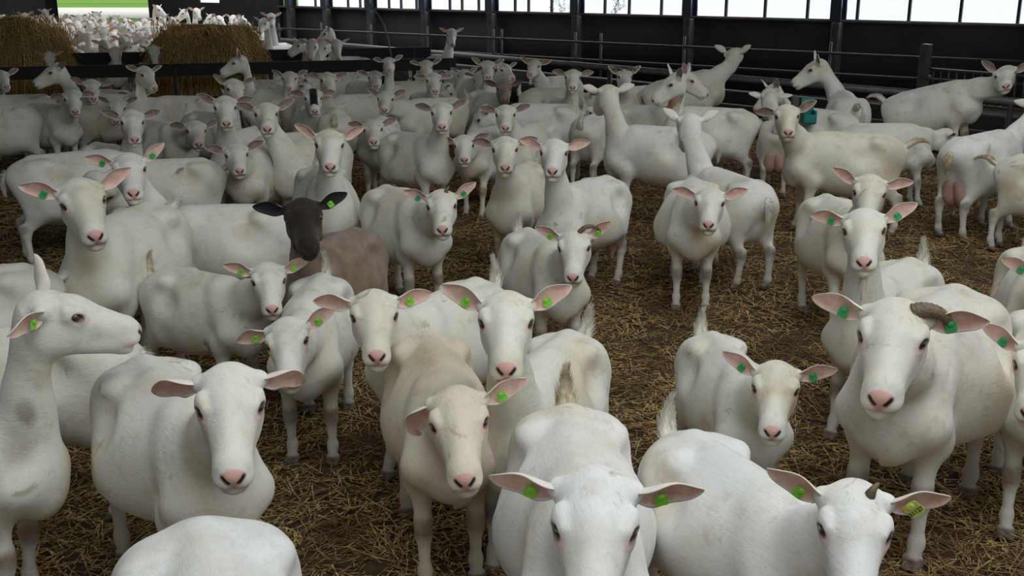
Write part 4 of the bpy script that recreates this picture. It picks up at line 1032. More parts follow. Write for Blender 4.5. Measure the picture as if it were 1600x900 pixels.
    dict(label='white milking goat seen from behind with a full pink udder at the right', loc=[3.861, 8.82], heading=126.6, scale=1.1, head=[0.5, -0.1, 0.92], hq=[-10.0, 35.0, 0.0], lod=1, tail='down', tail_dirty=1, udder=1, stain=((-0.42, -0.08, 0.6, 0.11, 0.4), (-0.42, 0.08, 0.58, 0.11, 0.4)), ear=((0.6, 12.4, -1.2, 0.0, 1.0), (12.7, 15.7, -7.9, 0.0, 0.9)), tone=(0.8, 0.785, 0.74), steps=(-0.09, 0.07, 0.02, 0.01), belly=1.05),
    dict(label='small white goat seen from behind with tail up and round pink udder', loc=[2.605, 10.647], heading=163.0, scale=0.98, head=[0.45, 0.132, 0.9], hq=[10.0, 40.0, 0.0], lod=1, tail='up', udder=1, ear=((8.6, 8.4, -4.4, 0.0, 1.1), (3.9, 5.8, 10.2, 0.0, 1.0)), tone=(0.77, 0.73, 0.64), steps=(0.07, 0.02, 0.1, 0.0), belly=1.04),
    dict(label='white goat standing broadside with its head turned to the back wall', loc=[1.233, 9.294], heading=-104.8, scale=1.08, head=[0.401, -0.05, 1.016], hq=[-60.0, 24.0, 0.0], lod=1, belly=1.1, ear=((15.1, 8.8, 3.9, 0.0, 1.1), (14.3, 11.5, 4.1, 0.0, 1.0)), tone=(0.8, 0.785, 0.74), tail='down', steps=(-0.05, 0.11, -0.07, 0.07)),
    dict(label='white goat with head turned away showing both ear backs, dirty hip bones', loc=[1.483, 7.406], heading=-157.2, scale=1.0, head=[0.43, 0.051, 1.056], hq=[-24.0, 34.0, 0.0], lod=1, ear=((38, 4, 0, 0, 0.8), (30, 4, 0, 0, 0.8)), stain=((-0.25, 0.09, 0.7, 0.12, 0.35), (-0.42, 0, 0.62, 0.1, 0.35), (-0.25, -0.09, 0.7, 0.1, 0.35)), tone=(0.8, 0.785, 0.74), tail='down', steps=(-0.1, 0.03, 0.1, -0.04), belly=1.02),
    dict(label='russet-necked white goat in profile facing right by the feed rail', loc=[1.386, 11.387], heading=62.6, scale=1.007, head=[0.41, 0.007, 1.077], hq=[8.0, 30.0, 0.0], lod=1, ear=((40, 30, 0, 0, 0.8), (50, 40, 0, 0, 0.8)), coat='coat_red_neck', tone=(0.78, 0.765, 0.7), tail='up', steps=(0.09, 0.02, 0.01, 0.06), belly=0.97),
    dict(label='white goat in profile facing left behind the russet-necked one', loc=[1.912, 10.713], heading=-100.0, scale=1.08, head=[0.284, -0.013, 1.013], hq=[20.0, 34.0, 0.0], lod=1, ear=((40, 20, 0, 0, 0.9), (50, 20, 0, 0, 0.9)), tone=(0.81, 0.79, 0.73), tail='down', steps=(-0.08, 0.02, -0.0, 0.02), belly=1.14),
    dict(label='white goat leaning over the feed rail with its head turned to the windows', loc=[2.094, 13.242], heading=86.6, scale=1.12, head=[0.501, 0.166, 0.855], hq=[67.0, 4.0, 0.0], lod=2, ear=((30, 10, 0, 0, 0.9), (36, 10, 0, 0, 0.9)), rear=0.22, tone=(0.8, 0.775, 0.7), tail='down', steps=(0.04, 0.04, 0.06, 0.03), belly=1.12),
    dict(label='white goat by the feed rail looking left with upright ears', loc=[3.529, 11.576], heading=-187.0, scale=1.15, head=[0.349, 0.217, 0.983], hq=[88.0, 30.0, 0.0], lod=1, ear=((44, 10, 0, 0, 0.8), (50, 20, 0, 0, 0.8)), tone=(0.81, 0.79, 0.73), tail='back', steps=(0.09, -0.06, -0.0, -0.07), belly=1.02),
    dict(label='white goat facing us at the far right with forequarters raised at the rail', loc=[4.424, 11.466], heading=49.9, scale=1.15, head=[0.616, -0.158, 0.752], hq=[-70.0, 16.0, 2.0], lod=1, ear=((26, 10, 0, 0, 0.8), (38, 6, 0, 0, 0.8)), rear=0.26, tone=(0.81, 0.79, 0.73), tail='back', steps=(0.1, -0.02, -0.02, 0.08), belly=1.01),
    dict(label='white goat back between the looking-left goat and the raised one at the rail', loc=[3.461, 9.957], heading=77.3, scale=1.0, head=[0.5, 0.1, 0.66], hq=[0.0, 55.0, 0.0], lod=1, ear=((4.1, 7.8, 2.8, 0.0, 1.0), (13.7, 10.5, 11.0, 0.0, 1.0)), tone=(0.78, 0.765, 0.7), tail='down', steps=(-0.01, 0.11, 0.03, -0.04), belly=1.11),
    dict(label='white goat looking down to the left behind the broadside stained one', loc=[3.102, 11.121], heading=-131.0, scale=1.0, head=[0.497, 0.02, 0.925], hq=[62.0, 38.0, 0.0], lod=1, ear=((60, 20, 0, 0, 0.9), (30, 14, 0, 0, 0.9)), tone=(0.8, 0.775, 0.7), tail='up', steps=(-0.0, 0.03, -0.01, 0.02), belly=0.96),
    dict(label='white goat with dirty tufted tail cut by the right edge beyond the full udder', loc=[4.099, 8.024], heading=51.4, scale=1.0, head=[0.5, -0.0, 0.92], hq=[0.0, 35.0, 0.0], lod=1, tail='back', tail_dirty=1, ear=((17.3, 7.0, -7.1, 0.0, 0.9), (25.5, 14.3, 6.3, 0.0, 1.0)), tone=(0.8, 0.775, 0.7), steps=(0.01, -0.08, -0.1, -0.11), belly=1.01),
    dict(label='white goat with long beard standing by the feed rail, centre right', loc=[0.556, 12.133], heading=14.8, scale=1.0, head=[0.409, -0.015, 1.049], hq=[-18.0, 14.0, 0.0], lod=1, ear=((6, 10, 0, 0, 1.0), (10, 10, 0, 0, 1.0)), beard=0.14, tail='down', tone=(0.8, 0.775, 0.7), steps=(-0.06, 0.09, 0.03, 0.03), belly=1.08),
    dict(label='white bearded goat glancing left beside the feed rail', loc=[0.608, 14.921], heading=-41.1, scale=1.0, head=[0.512, 0.039, 0.954], hq=[26.0, 14.0, -2.0], lod=2, ear=((16, 10, 0, 0, 0.9), (28, 10, 0, 0, 0.9)), beard=0.1, tone=(0.78, 0.765, 0.7), tail='down', steps=(0.04, 0.11, 0.09, 0.05), belly=1.06),
    dict(label='white goat with two curved horns in front of the feed rail', loc=[1.486, 13.448], heading=-35.9, scale=1.0, head=[0.495, 0.148, 0.952], hq=[38.0, 16.0, 0.0], lod=2, ear=((36, 10, 0, 0, 0.9), (36, 10, 0, 0, 0.9)), horn=((1, 'curl'), (-1, 'curl')), tone=(0.8, 0.775, 0.7), tail='down', steps=(0.0, -0.08, 0.08, -0.0), belly=0.96),
    dict(label='white goat with slanting ears below the grey-faced one', loc=[0.173, 9.899], heading=-23.7, scale=1.0, head=[0.542, -0.012, 0.936], hq=[24.0, 14.0, 1.0], lod=1, ear=((14, 10, 0, 0, 0.9), (8, 10, 0, 0, 0.9)), tone=(0.78, 0.765, 0.7), tail='down', steps=(0.09, -0.06, -0.03, 0.04), belly=1.12),
    dict(label='goat with grey-brown face and dark muzzle at back centre', loc=[-0.285, 12.84], heading=22.4, scale=1.0, head=[0.592, -0.036, 0.882], hq=[-18.0, 18.0, 0.0], lod=2, ear=((12, 10, 0, 0, 0.9), (14, 10, 0, 0, 0.9)), coat='coat_grey_face', tone=(0.81, 0.79, 0.73), tail='down', steps=(-0.03, -0.02, -0.11, 0.09), belly=0.95),
    dict(label='white goat with wide-set ears and brown nose behind the long-legged narrow one', loc=[-0.813, 9.292], heading=39.7, scale=1.0, head=[0.408, -0.031, 1.006], hq=[-36.0, 14.0, 2.0], lod=1, ear=((20, 10, 0, 0, 0.9), (10, 10, 0, 0, 0.9)), belly=1.15, tone=(0.78, 0.765, 0.7), tail='down', steps=(-0.08, 0.08, 0.08, -0.06)),
    dict(label='white goat with dark muzzle and lowered ears under the end of the feed board', loc=[-0.988, 12.778], heading=14.0, scale=1.0, head=[0.487, -0.008, 0.971], hq=[-6.0, 18.0, 0.0], lod=2, ear=((0, 14, 0, 0.2, 0.9), (2, 14, 0, 0.2, 0.9)), tone=(0.8, 0.785, 0.74), tail='down', steps=(-0.01, 0.05, -0.08, 0.08), belly=1.15),
    dict(label='white goat with upturned ears just below the board end, only its upper face showing', loc=[-1.189, 15.339], heading=4.4, scale=1.0, head=[0.547, -0.0, 0.929], hq=[0.0, 22.0, 0.0], lod=2, ear=((24, 10, 0, 0, 0.9), (8, 10, 0, 0, 0.9)), tone=(0.77, 0.73, 0.64), tail='up', steps=(0.08, 0.08, 0.02, -0.09), belly=1.07),
    dict(label='white goat with narrow muzzle standing before the board near the hanging cable', loc=[-1.926, 14.235], heading=21.1, scale=1.0, head=[0.606, 0.009, 0.879], hq=[-12.0, 14.0, 2.0], lod=2, ear=((20.8, 14.7, 9.9, 0.0, 1.0), (16.5, 14.5, -2.9, 0.0, 1.1)), tone=(0.8, 0.785, 0.74), tail='up', steps=(0.07, -0.01, 0.08, 0.07), belly=0.97),
    dict(label='white goat stretching its neck highest in front of the feed board', loc=[-1.513, 13.662], heading=2.4, scale=0.85, head=[0.329, 0.012, 1.261], hq=[4.0, 12.0, 4.0], lod=2, ear=((22, 10, 0, 0, 0.9), (16, 10, 0, 0, 0.9)), tone=(0.78, 0.765, 0.7), tail='up', steps=(0.09, 0.04, 0.05, 0.03), belly=1.06),
    dict(label='white goat with a bright rump right of its face, back rows left of centre', loc=[-0.91, 12.12], heading=-55.4, scale=1.0, head=[0.61, 0.126, 0.832], hq=[58.0, 16.0, -2.0], lod=1, belly=1.15, ear=((23.3, 6.2, 6.3, 0.0, 0.9), (26.4, 14.0, -3.0, 0.0, 0.9)), tone=(0.8, 0.775, 0.7), tail='up', steps=(0.07, 0.1, 0.05, -0.09)),
    dict(label='white goat with a black blaze down its face', loc=[-2.076, 11.343], heading=4.2, scale=1.0, head=[0.533, 0.079, 0.936], hq=[8.0, 20.0, 0.0], lod=1, ear=((4, 12, 0, 0.2, 0.9), (4, 12, 0, 0.2, 0.9)), blaze=1, tone=(0.8, 0.785, 0.74), tail='down', steps=(-0.1, -0.07, -0.05, 0.11), belly=1.13),
    dict(label='white goat with long neck left of the black-blazed one', loc=[-1.642, 8.8], heading=-23.3, scale=1.034, head=[0.411, -0.092, 1.023], hq=[36.0, 14.0, 1.0], lod=1, ear=((24, 10, 0, 0, 0.9), (16, 10, 0, 0, 0.9)), tone=(0.8, 0.775, 0.7), tail='down', steps=(-0.01, -0.09, -0.03, 0.09), belly=1.1),
    dict(label='white goat with small dark nose behind the black-blazed one to the left', loc=[-2.86, 13.727], heading=21.4, scale=1.0, head=[0.582, -0.007, 0.911], hq=[-14.0, 16.0, 0.0], lod=2, ear=((18.4, 10.8, 4.1, 0.0, 0.8), (20.2, 19.6, 7.1, 0.0, 1.1)), tone=(0.81, 0.79, 0.73), tail='up', steps=(0.07, 0.05, -0.02, -0.08), belly=0.95),
    dict(label='white goat looking slightly aside behind the black-blazed one to the right', loc=[-2.256, 12.217], heading=43.4, scale=1.0, head=[0.408, -0.02, 1.006], hq=[-26.0, 18.0, -2.0], lod=1, ear=((10, 10, 0, 0, 0.9), (4, 12, 0, 0, 0.9)), tone=(0.77, 0.73, 0.64), tail='up', steps=(-0.04, 0.1, 0.11, 0.1), belly=1.03),
    dict(label='white goat with pointed ears left of the long-necked one, nose pale', loc=[-2.325, 9.308], heading=-9.3, scale=1.037, head=[0.419, 0.073, 1.028], hq=[24.0, 18.0, 0.0], lod=1, ear=((4, 12, 0, 0, 0.9), (26, 8, 0, 0, 0.9)), tone=(0.8, 0.785, 0.74), tail='down', steps=(-0.06, 0.0, -0.11, -0.06), belly=1.01),
    dict(label='white goat with head lowered to the right below the goat facing the hay', loc=[-2.954, 10.808], heading=48.1, scale=1.0, head=[0.409, -0.017, 1.06], hq=[-20.0, 26.0, -4.0], lod=1, ear=((20, 10, 0, 0, 0.9), (36, 8, 0, 0, 0.9)), tone=(0.78, 0.765, 0.7), tail='up', steps=(-0.1, 0.12, -0.08, -0.1), belly=0.99),
    dict(label='white goat with ears held back and thin neck at left of the group', loc=[-3.236, 10.096], heading=48.2, scale=1.0, head=[0.657, -0.067, 0.775], hq=[-28.0, 16.0, -2.0], lod=1, ear=((12, 20, 0, 0, 0.9), (0, 20, 0, 0.2, 0.9)), tone=(0.81, 0.79, 0.73), tail='down', steps=(0.09, -0.0, -0.09, -0.04), belly=1.04),
    dict(label='white goat with pink nose in the hollow between two backs at left', loc=[-2.009, 8.607], heading=-11.7, scale=1.0, head=[0.527, 0.056, 0.801], hq=[30.0, 14.0, 2.0], lod=1, ear=((16, 10, 0, 0, 0.9), (10, 10, 0, 0, 0.9)), tone=(0.78, 0.765, 0.7), tail='down', steps=(-0.1, 0.0, -0.1, 0.07), belly=1.01),
    dict(label='white goat with round brow above the one with the brown nose tip', loc=[-3.174, 8.628], heading=45.2, scale=1.0, head=[0.408, -0.02, 1.019], hq=[-24.0, 20.0, -1.0], lod=1, ear=((8, 12, 0, 0, 0.9), (14, 10, 0, 0, 0.9)), belly=1.15, tone=(0.8, 0.785, 0.74), tail='down', steps=(0.1, -0.1, 0.08, -0.08)),
    dict(label='white goat with wattles and beard at the far left group', loc=[-4.875, 11.54], heading=53.8, scale=1.0, head=[0.578, -0.079, 0.895], hq=[-30.0, 20.0, 2.0], lod=1, ear=((-6, 14, 0, 0.3, 0.9), (-10, 14, 0, 0.3, 0.9)), beard=0.08, wattle=1, belly=1.1, tone=(0.8, 0.775, 0.7), tail='down', steps=(0.04, -0.06, 0.02, 0.03)),
    dict(label='white goat with high forehead behind the wattled one at left', loc=[-4.937, 12.504], heading=34.9, scale=1.0, head=[0.74, -0.026, 0.934], hq=[-12.0, 18.0, -4.0], lod=1, ear=((2, 12, 0, 0, 0.9), (20, 10, 0, 0, 0.9)), tone=(0.8, 0.785, 0.74), tail='up', steps=(0.12, -0.08, 0.06, -0.11), belly=0.96),
    dict(label='white goat in profile facing left against the dark feed board', loc=[-4.505, 12.28], heading=-63.3, scale=1.028, head=[0.472, -0.179, 1.042], hq=[6.0, 22.0, 0.0], lod=1, ear=((20, 30, 0, 0, 0.9), (0, 30, 0, 0, 0.9)), tone=(0.78, 0.765, 0.7), tail='down', steps=(0.04, -0.06, 0.1, 0.04), belly=1.05),
    dict(label='white goat showing only crown and ears at left, just above the round brow', loc=[-4.674, 12.568], heading=29.8, scale=0.999, head=[0.871, -0.003, 0.738], hq=[-18.0, 26.0, -4.0], lod=1, ear=((27.1, 10.9, 4.0, 0.0, 0.9), (19.5, 11.4, 0.1, 0.0, 0.8)), tone=(0.8, 0.775, 0.7), tail='down', steps=(-0.08, -0.07, -0.06, 0.02), belly=0.99),
    dict(label='white goat turning its face right between two others at left', loc=[-4.742, 13.108], heading=56.8, scale=0.993, head=[0.683, -0.236, 0.746], hq=[-14.0, 28.0, -4.0], lod=2, ear=((14.5, 10.5, 6.2, 0.0, 1.1), (12.0, 10.2, 11.6, 0.0, 0.9)), tone=(0.8, 0.775, 0.7), tail='down', steps=(-0.07, 0.08, 0.06, 0.11), belly=1.05),
    dict(label='white goat bowing its tilted head to the right before the feed board', loc=[-4.4, 12.109], heading=96.2, scale=1.0, head=[0.33, 0.143, 1.045], hq=[-52.0, 30.0, -8.0], lod=2, ear=((24, 10, 0, 0, 0.9), (8, 10, 0, 0, 0.9)), tone=(0.8, 0.775, 0.7), tail='up', steps=(0.07, 0.07, -0.08, 0.12), belly=1.07),
    dict(label='white goat standing broadside to the left with tail up under the right hay bale', loc=[-3.729, 12.362], heading=-79.1, scale=1.0, head=[0.575, -0.154, 0.72], hq=[0.0, 50.0, 0.0], lod=2, tail='up', ear=((2.5, 15.5, 0.9, 0.0, 1.0), (17.2, 15.7, -3.8, 0.0, 0.9)), tone=(0.8, 0.785, 0.74), steps=(0.01, 0.09, -0.0, 0.11), belly=1.06),
    dict(label='white goat rump at the upper left edge', loc=[-5.246, 10.995], heading=-45.0, scale=1.05, head=[0.479, -0.004, 0.92], hq=[0.0, 35.0, 0.0], lod=1, ear=((8.2, 14.0, 4.0, 0.0, 1.0), (-1.3, 11.6, 8.0, 0.0, 0.8)), tone=(0.8, 0.775, 0.7), tail='down', steps=(-0.08, -0.05, -0.02, -0.04), belly=1.08),
    dict(label='broad grey-white goat broadside at left, head hidden behind the others', loc=[-3.149, 7.895], heading=114.3, scale=1.08, head=[0.576, -0.171, 0.62], hq=[0.0, 55.0, 0.0], lod=1, belly=1.2, ear=((3.6, 15.1, 2.9, 0.0, 1.1), (13.1, 8.9, -1.3, 0.0, 1.0)), tone=(0.8, 0.785, 0.74), tail='down', steps=(-0.03, 0.09, -0.07, -0.01)),
    dict(label='white goat in profile facing left with nose to the hay bale', loc=[-2.869, 13.219], heading=-95.9, scale=0.976, head=[0.411, -0.067, 1.12], hq=[22.0, 24.0, 0.0], lod=2, ear=((50, 20, 0, 0, 0.9), (56, 20, 0, 0, 0.9)), tone=(0.8, 0.775, 0.7), tail='down', steps=(0.09, 0.02, 0.12, -0.09), belly=1.09),
    dict(label='white goat with dark-edged ears before the end of the feed board', loc=[-0.327, 14.054], heading=7.3, scale=1.0, head=[0.35, -0.022, 1.0], hq=[-4.0, 18.0, -1.0], lod=2, ear=((24, 10, 0, 0, 0.9), (34, 10, 0, 0, 0.9)), tone=(0.8, 0.785, 0.74), tail='down', steps=(0.01, -0.04, 0.11, 0.05), belly=0.96),
    dict(label='white goat hidden up to one lifted ear behind the dark-edged pair', loc=[-0.355, 15.302], heading=40.3, scale=1.0, head=[0.557, -0.161, 0.889], hq=[-10.0, 18.0, 0.0], lod=2, ear=((16.5, 7.6, 4.5, 0.0, 0.9), (28.2, 9.2, 4.9, 0.0, 1.0)), tone=(0.8, 0.785, 0.74), tail='down', steps=(0.09, -0.05, -0.02, -0.12), belly=1.06),
    dict(label='small white goat with its pink face low left of the dark-edged ears', loc=[-0.804, 16.435], heading=14.5, scale=0.944, head=[0.661, -0.043, 0.773], hq=[-18.0, 22.0, 0.0], lod=2, ear=((28.0, 6.1, 0.7, 0.0, 0.8), (21.3, 18.7, -2.3, 0.0, 1.1)), tone=(0.78, 0.765, 0.7), tail='down', steps=(-0.07, 0.1, 0.1, 0.12), belly=0.95),
    dict(label='white goat bowing its head between the wide-eared and grey-faced goats', loc=[-0.581, 14.803], heading=3.7, scale=1.0, head=[0.647, 0.137, 0.836], hq=[-8.0, 40.0, 0.0], lod=2, ear=((4, 12, 0, 0, 0.9), (-4, 12, 0, 0, 0.9)), tone=(0.8, 0.775, 0.7), tail='up', steps=(0.0, 0.01, -0.1, 0.01), belly=1.02),
    dict(label='white goat broadside with bony hip and bright flank in the middle back rows', loc=[0.229, 11.171], heading=-85.6, scale=1.06, head=[0.48, 0.1, 0.7], hq=[0.0, 50.0, 0.0], lod=1, udder=1, belly=1.15, ear=((1.2, 15.4, -6.8, 0.0, 0.8), (0.3, 19.5, 9.8, 0.0, 1.1)), tone=(0.8, 0.785, 0.74), tail='up', steps=(0.0, 0.04, -0.09, 0.02)),
    dict(label='white goat face at the upper left edge under the hay bale', loc=[-6.526, 13.515], heading=54.8, scale=1.0, head=[0.549, -0.034, 0.925], hq=[-20.0, 16.0, 0.0], lod=2, ear=((17.9, 14.0, -7.9, 0.0, 0.8), (12.3, 14.7, 7.5, 0.0, 1.0)), tone=(0.78, 0.765, 0.7), tail='up', steps=(0.01, -0.06, 0.03, -0.08), belly=1.05),
    dict(label='white goat seen from behind with a curled dirty tail among the back rows', loc=[-1.784, 11.045], heading=187.5, scale=1.0, head=[0.478, 0.066, 0.72], hq=[0.0, 60.0, 0.0], lod=1, tail='curl', tail_dirty=1, ear=((18.3, 13.7, 3.4, 0.0, 0.9), (25.0, 15.3, 6.5, 0.0, 1.1)), tone=(0.77, 0.73, 0.64), steps=(0.11, -0.08, -0.08, 0.11), belly=1.12),
    dict(label='white goat back just behind the black-blazed one, head lowered', loc=[-1.816, 12.499], heading=-52.0, scale=1.0, head=[0.482, 0.0, 0.7], hq=[0.0, 60.0, 0.0], lod=2, ear=((19.5, 14.3, -2.6, 0.0, 1.1), (13.6, 6.5, -3.3, 0.0, 1.1)), tone=(0.78, 0.765, 0.7), tail='down', steps=(-0.01, 0.11, -0.05, 0.01), belly=0.96),
    dict(label='white goat back between the feed rail and the long-bearded one', loc=[0.538, 13.256], heading=68.0, scale=1.0, head=[0.5, -0.1, 0.7], hq=[0.0, 50.0, 0.0], lod=2, ear=((30.7, 15.3, -4.4, 0.0, 1.1), (22.6, 14.7, -0.3, 0.0, 1.0)), tone=(0.77, 0.73, 0.64), tail='up', steps=(0.0, -0.04, -0.11, -0.08), belly=1.03),
    dict(label='white goat body with stained legs behind the bearded one and the head-turned one', loc=[0.85, 10.818], heading=155.6, scale=1.0, head=[0.48, 0.1, 0.7], hq=[0.0, 50.0, 0.0], lod=1, ear=((6.0, 15.3, -7.1, 0.0, 0.9), (9.4, 12.6, 9.6, 0.0, 0.8)), tone=(0.81, 0.79, 0.73), tail='up', steps=(-0.1, -0.03, -0.07, -0.04), belly=1.06),
    dict(label='white goat body between the wide-eared one and the hanging cable', loc=[-1.275, 14.172], heading=80.6, scale=1.0, head=[0.473, -0.077, 0.7], hq=[0.0, 55.0, 0.0], lod=2, ear=((8.7, 7.4, 1.0, 0.0, 1.0), (19.3, 6.4, -6.0, 0.0, 0.8)), tone=(0.77, 0.73, 0.64), tail='up', steps=(0.06, 0.09, -0.04, 0.04), belly=1.13),
    dict(label='white goat back under the feed board, left of the cable', loc=[-2.329, 15.224], heading=-71.6, scale=1.0, head=[0.5, 0.0, 0.68], hq=[0.0, 55.0, 0.0], lod=2, ear=((18.1, 6.5, 10.4, 0.0, 1.1), (19.2, 17.5, 6.2, 0.0, 0.9)), tone=(0.81, 0.79, 0.73), tail='down', steps=(0.02, 0.03, 0.1, -0.05), belly=1.02),
    dict(label='white goat back right of the long-necked one at left', loc=[-1.971, 9.27], heading=-38.5, scale=1.0, head=[0.558, 0.233, 0.68], hq=[0.0, 55.0, 0.0], lod=1, ear=((8.9, 14.4, 5.5, 0.0, 0.9), (-2.2, 12.2, 9.5, 0.0, 0.9)), tone=(0.77, 0.73, 0.64), tail='back', steps=(-0.02, 0.08, -0.09, 0.09), belly=0.95),
    dict(label='white goat back in the gap left of the hay-nosing goat', loc=[-3.129, 14.343], heading=72.8, scale=1.0, head=[0.475, 0.019, 0.68], hq=[0.0, 55.0, 0.0], lod=2, ear=((23.0, 12.0, 6.8, 0.0, 0.9), (13.0, 10.4, -2.7, 0.0, 1.0)), tone=(0.8, 0.785, 0.74), tail='back', steps=(0.07, 0.07, 0.11, 0.1), belly=1.1),
    dict(label='white goat back below the profile goat at the feed board, upper left', loc=[-5.639, 12.458], heading=-51.7, scale=1.0, head=[0.323, 0.173, 0.68], hq=[0.0, 55.0, 0.0], lod=2, ear=((10.5, 16.3, 7.7, 0.0, 1.1), (14.2, 15.0, -2.9, 0.0, 1.0)), tone=(0.78, 0.765, 0.7), tail='down', steps=(0.08, -0.01, 0.04, 0.02), belly=0.98),
    dict(label='white goat back left of the thin-necked one', loc=[-2.581, 7.906], heading=-62.4, scale=1.0, head=[0.471, 0.024, 0.66], hq=[0.0, 60.0, 0.0], lod=1, ear=((-2.2, 10.1, -1.7, 0.0, 0.9), (1.2, 8.5, 7.9, 0.0, 1.0)), tone=(0.8, 0.775, 0.7), tail='back', steps=(-0.09, 0.06, -0.06, -0.01), belly=1.06),
]
FAR = [(-11.04, 24.21, -9.0, 0.0), (-14.67, 32.97, 36.0, 0.0), (-14.62, 31.73, -101.0, 0.0), (-8.93, 20.11, -104.0, 0.0), (-10.1, 27.75, 42.0, 0.0), (-10.45, 26.79, 27.0, 0.0), (-11.28, 31.25, -98.0, 0.0), (-7.39, 23.67, -104.0, 0.0), (-8.1, 25.67, -42.0, 0.0), (-11.29, 29.77, -141.0, 0.0), (-14.03, 29.79, -108.0, 0.0), (-9.81, 23.62, -4.0, 0.0), (-11.89, 26.75, -57.0, 0.0), (-8.32, 20.57, -26.0, 0.0), (-9.32, 29.93, 33.0, 0.0), (-10.09, 22.83, -88.0, 0.0), (-10.32, 29.16, -101.0, 0.0), (-10.48, 25.32, -23.0, 0.0), (-9.22, 21.79, -49.0, 0.0), (-13.42, 28.55, -126.0, 0.0), (-8.34, 26.67, -19.0, 0.0), (-9.61, 26.52, -27.0, 0.0), (-13.22, 30.71, 50.0, 0.0), (-10.85, 27.47, 29.0, 0.0), (-8.39, 22.42, 62.0, 0.0), (-9.04, 25.18, 26.0, 0.0), (-10.08, 21.91, -103.0, 0.0), (-12.31, 29.2, -20.0, 0.0), (-8.73, 27.24, -47.0, 0.0), (-7.18, 20.28, 33.0, 0.0), (-7.97, 19.64, -105.0, 0.0), (-10.2, 30.98, -87.0, 0.0), (-13.38, 33.01, -93.0, 0.0), (-10.68, 26.06, 76.0, 0.0), (-7.08, 21.5, -97.0, 0.0), (-7.99, 21.8, -91.0, 0.0), (-11.29, 28.7, 107.0, 0.0), (-11.71, 32.07, -97.0, 0.0), (-12.08, 25.73, 44.0, 0.0), (-10.75, 23.37, -29.0, 0.0), (-9.09, 22.44, -15.0, 0.0), (-6.96, 19.59, -25.0, 0.0), (-9.89, 25.06, 53.0, 0.0), (-7.25, 23.02, -90.0, 0.0), (-8.67, 23.54, 112.0, 0.0), (-9.61, 27.28, -31.0, 0.0), (-11.95, 30.14, -53.0, 0.0), (-10.36, 30.34, 31.0, 0.0), (-13.16, 29.74, -81.0, 0.0), (-12.85, 26.68, 20.0, 0.0), (-8.81, 26.25, 91.0, 0.0), (-9.18, 23.92, 61.0, 0.0), (-11.37, 26.09, 130.0, 0.0), (-8.82, 21.05, -81.0, 0.0), (-11.53, 24.99, 83.0, 0.0), (-11.83, 28.18, -42.0, 0.0), (-13.78, 33.89, -28.0, 0.0), (-6.46, 20.1, -79.0, 0.0), (-7.84, 21.16, -119.0, 0.0), (-9.16, 27.89, -74.0, 0.0), (-8.2, 24.03, -71.0, 0.0), (-13.78, 31.08, -60.0, 0.0), (-8.93, 19.38, -82.0, 0.0), (-15.04, 31.19, 37.0, 0.0), (-7.05, 22.43, -57.0, 0.0), (-9.31, 28.49, -78.0, 0.0), (-9.65, 20.18, -105.0, 0.0), (-14.55, 30.53, 35.0, 0.0), (-9.84, 20.99, 75.0, 0.0), (-15.79, 33.52, -117.0, 0.0), (-12.81, 28.71, 103.0, 0.0), (-12.45, 32.59, 87.0, 0.0), (-8.24, 24.96, 70.0, 0.0), (-13.07, 32.32, -42.0, 0.0), (-12.11, 31.26, 17.0, 0.0), (-10.58, 28.45, 84.0, 0.0), (-13.22, 27.82, 53.0, 0.0), (-9.47, 25.73, -85.0, 0.0), (-10.89, 31.88, -71.0, 0.0), (-14.1, 32.61, 10.0, 0.0), (-6.49, 20.93, -51.0, 0.0), (-15.61, 32.88, -40.0, 0.0), (-10.32, 23.99, 80.0, 0.0), (-14.97, 34.27, 11.0, 0.0), (-9.71, 30.49, 33.0, 0.0), (-12.44, 31.95, 66.0, 0.0), (-8.84, 24.55, -49.0, 0.0), (-16.37, 33.99, -105.0, 0.0), (-11.66, 24.27, 3.0, 0.0), (-7.77, 22.64, 73.0, 0.0), (-6.2, 19.54, 41.0, 0.0), (-9.64, 29.38, 11.0, 0.0), (-15.63, 34.22, -103.0, 0.0), (-8.16, 23.17, 11.0, 0.0), (-12.52, 29.85, -37.0, 0.0), (-12.53, 28.14, 49.0, 0.0), (-10.79, 22.68, -1.0, 0.0), (-12.16, 27.47, 9.0, 0.0), (-13.85, 30.41, -85.0, 0.0), (-7.64, 24.65, -120.0, 0.0), (-11.48, 27.65, -36.0, 0.0), (-13.69, 32.09, -95.0, 0.0), (-13.05, 31.58, 106.0, 0.0), (-9.66, 24.45, 7.0, 0.0), (-12.77, 33.21, -108.0, 0.0), (-10.5, 24.66, 71.0, 0.0), (-10.58, 29.74, 75.0, 0.0), (-15.16, 32.27, 49.0, 0.0), (-11.24, 26.82, -123.0, 0.0), (-14.09, 33.31, 53.0, 0.0), (-11.39, 30.45, -93.0, 0.0), (-14.43, 33.94, 71.0, 0.0), (-13.6, 29.26, 80.0, 0.0)]
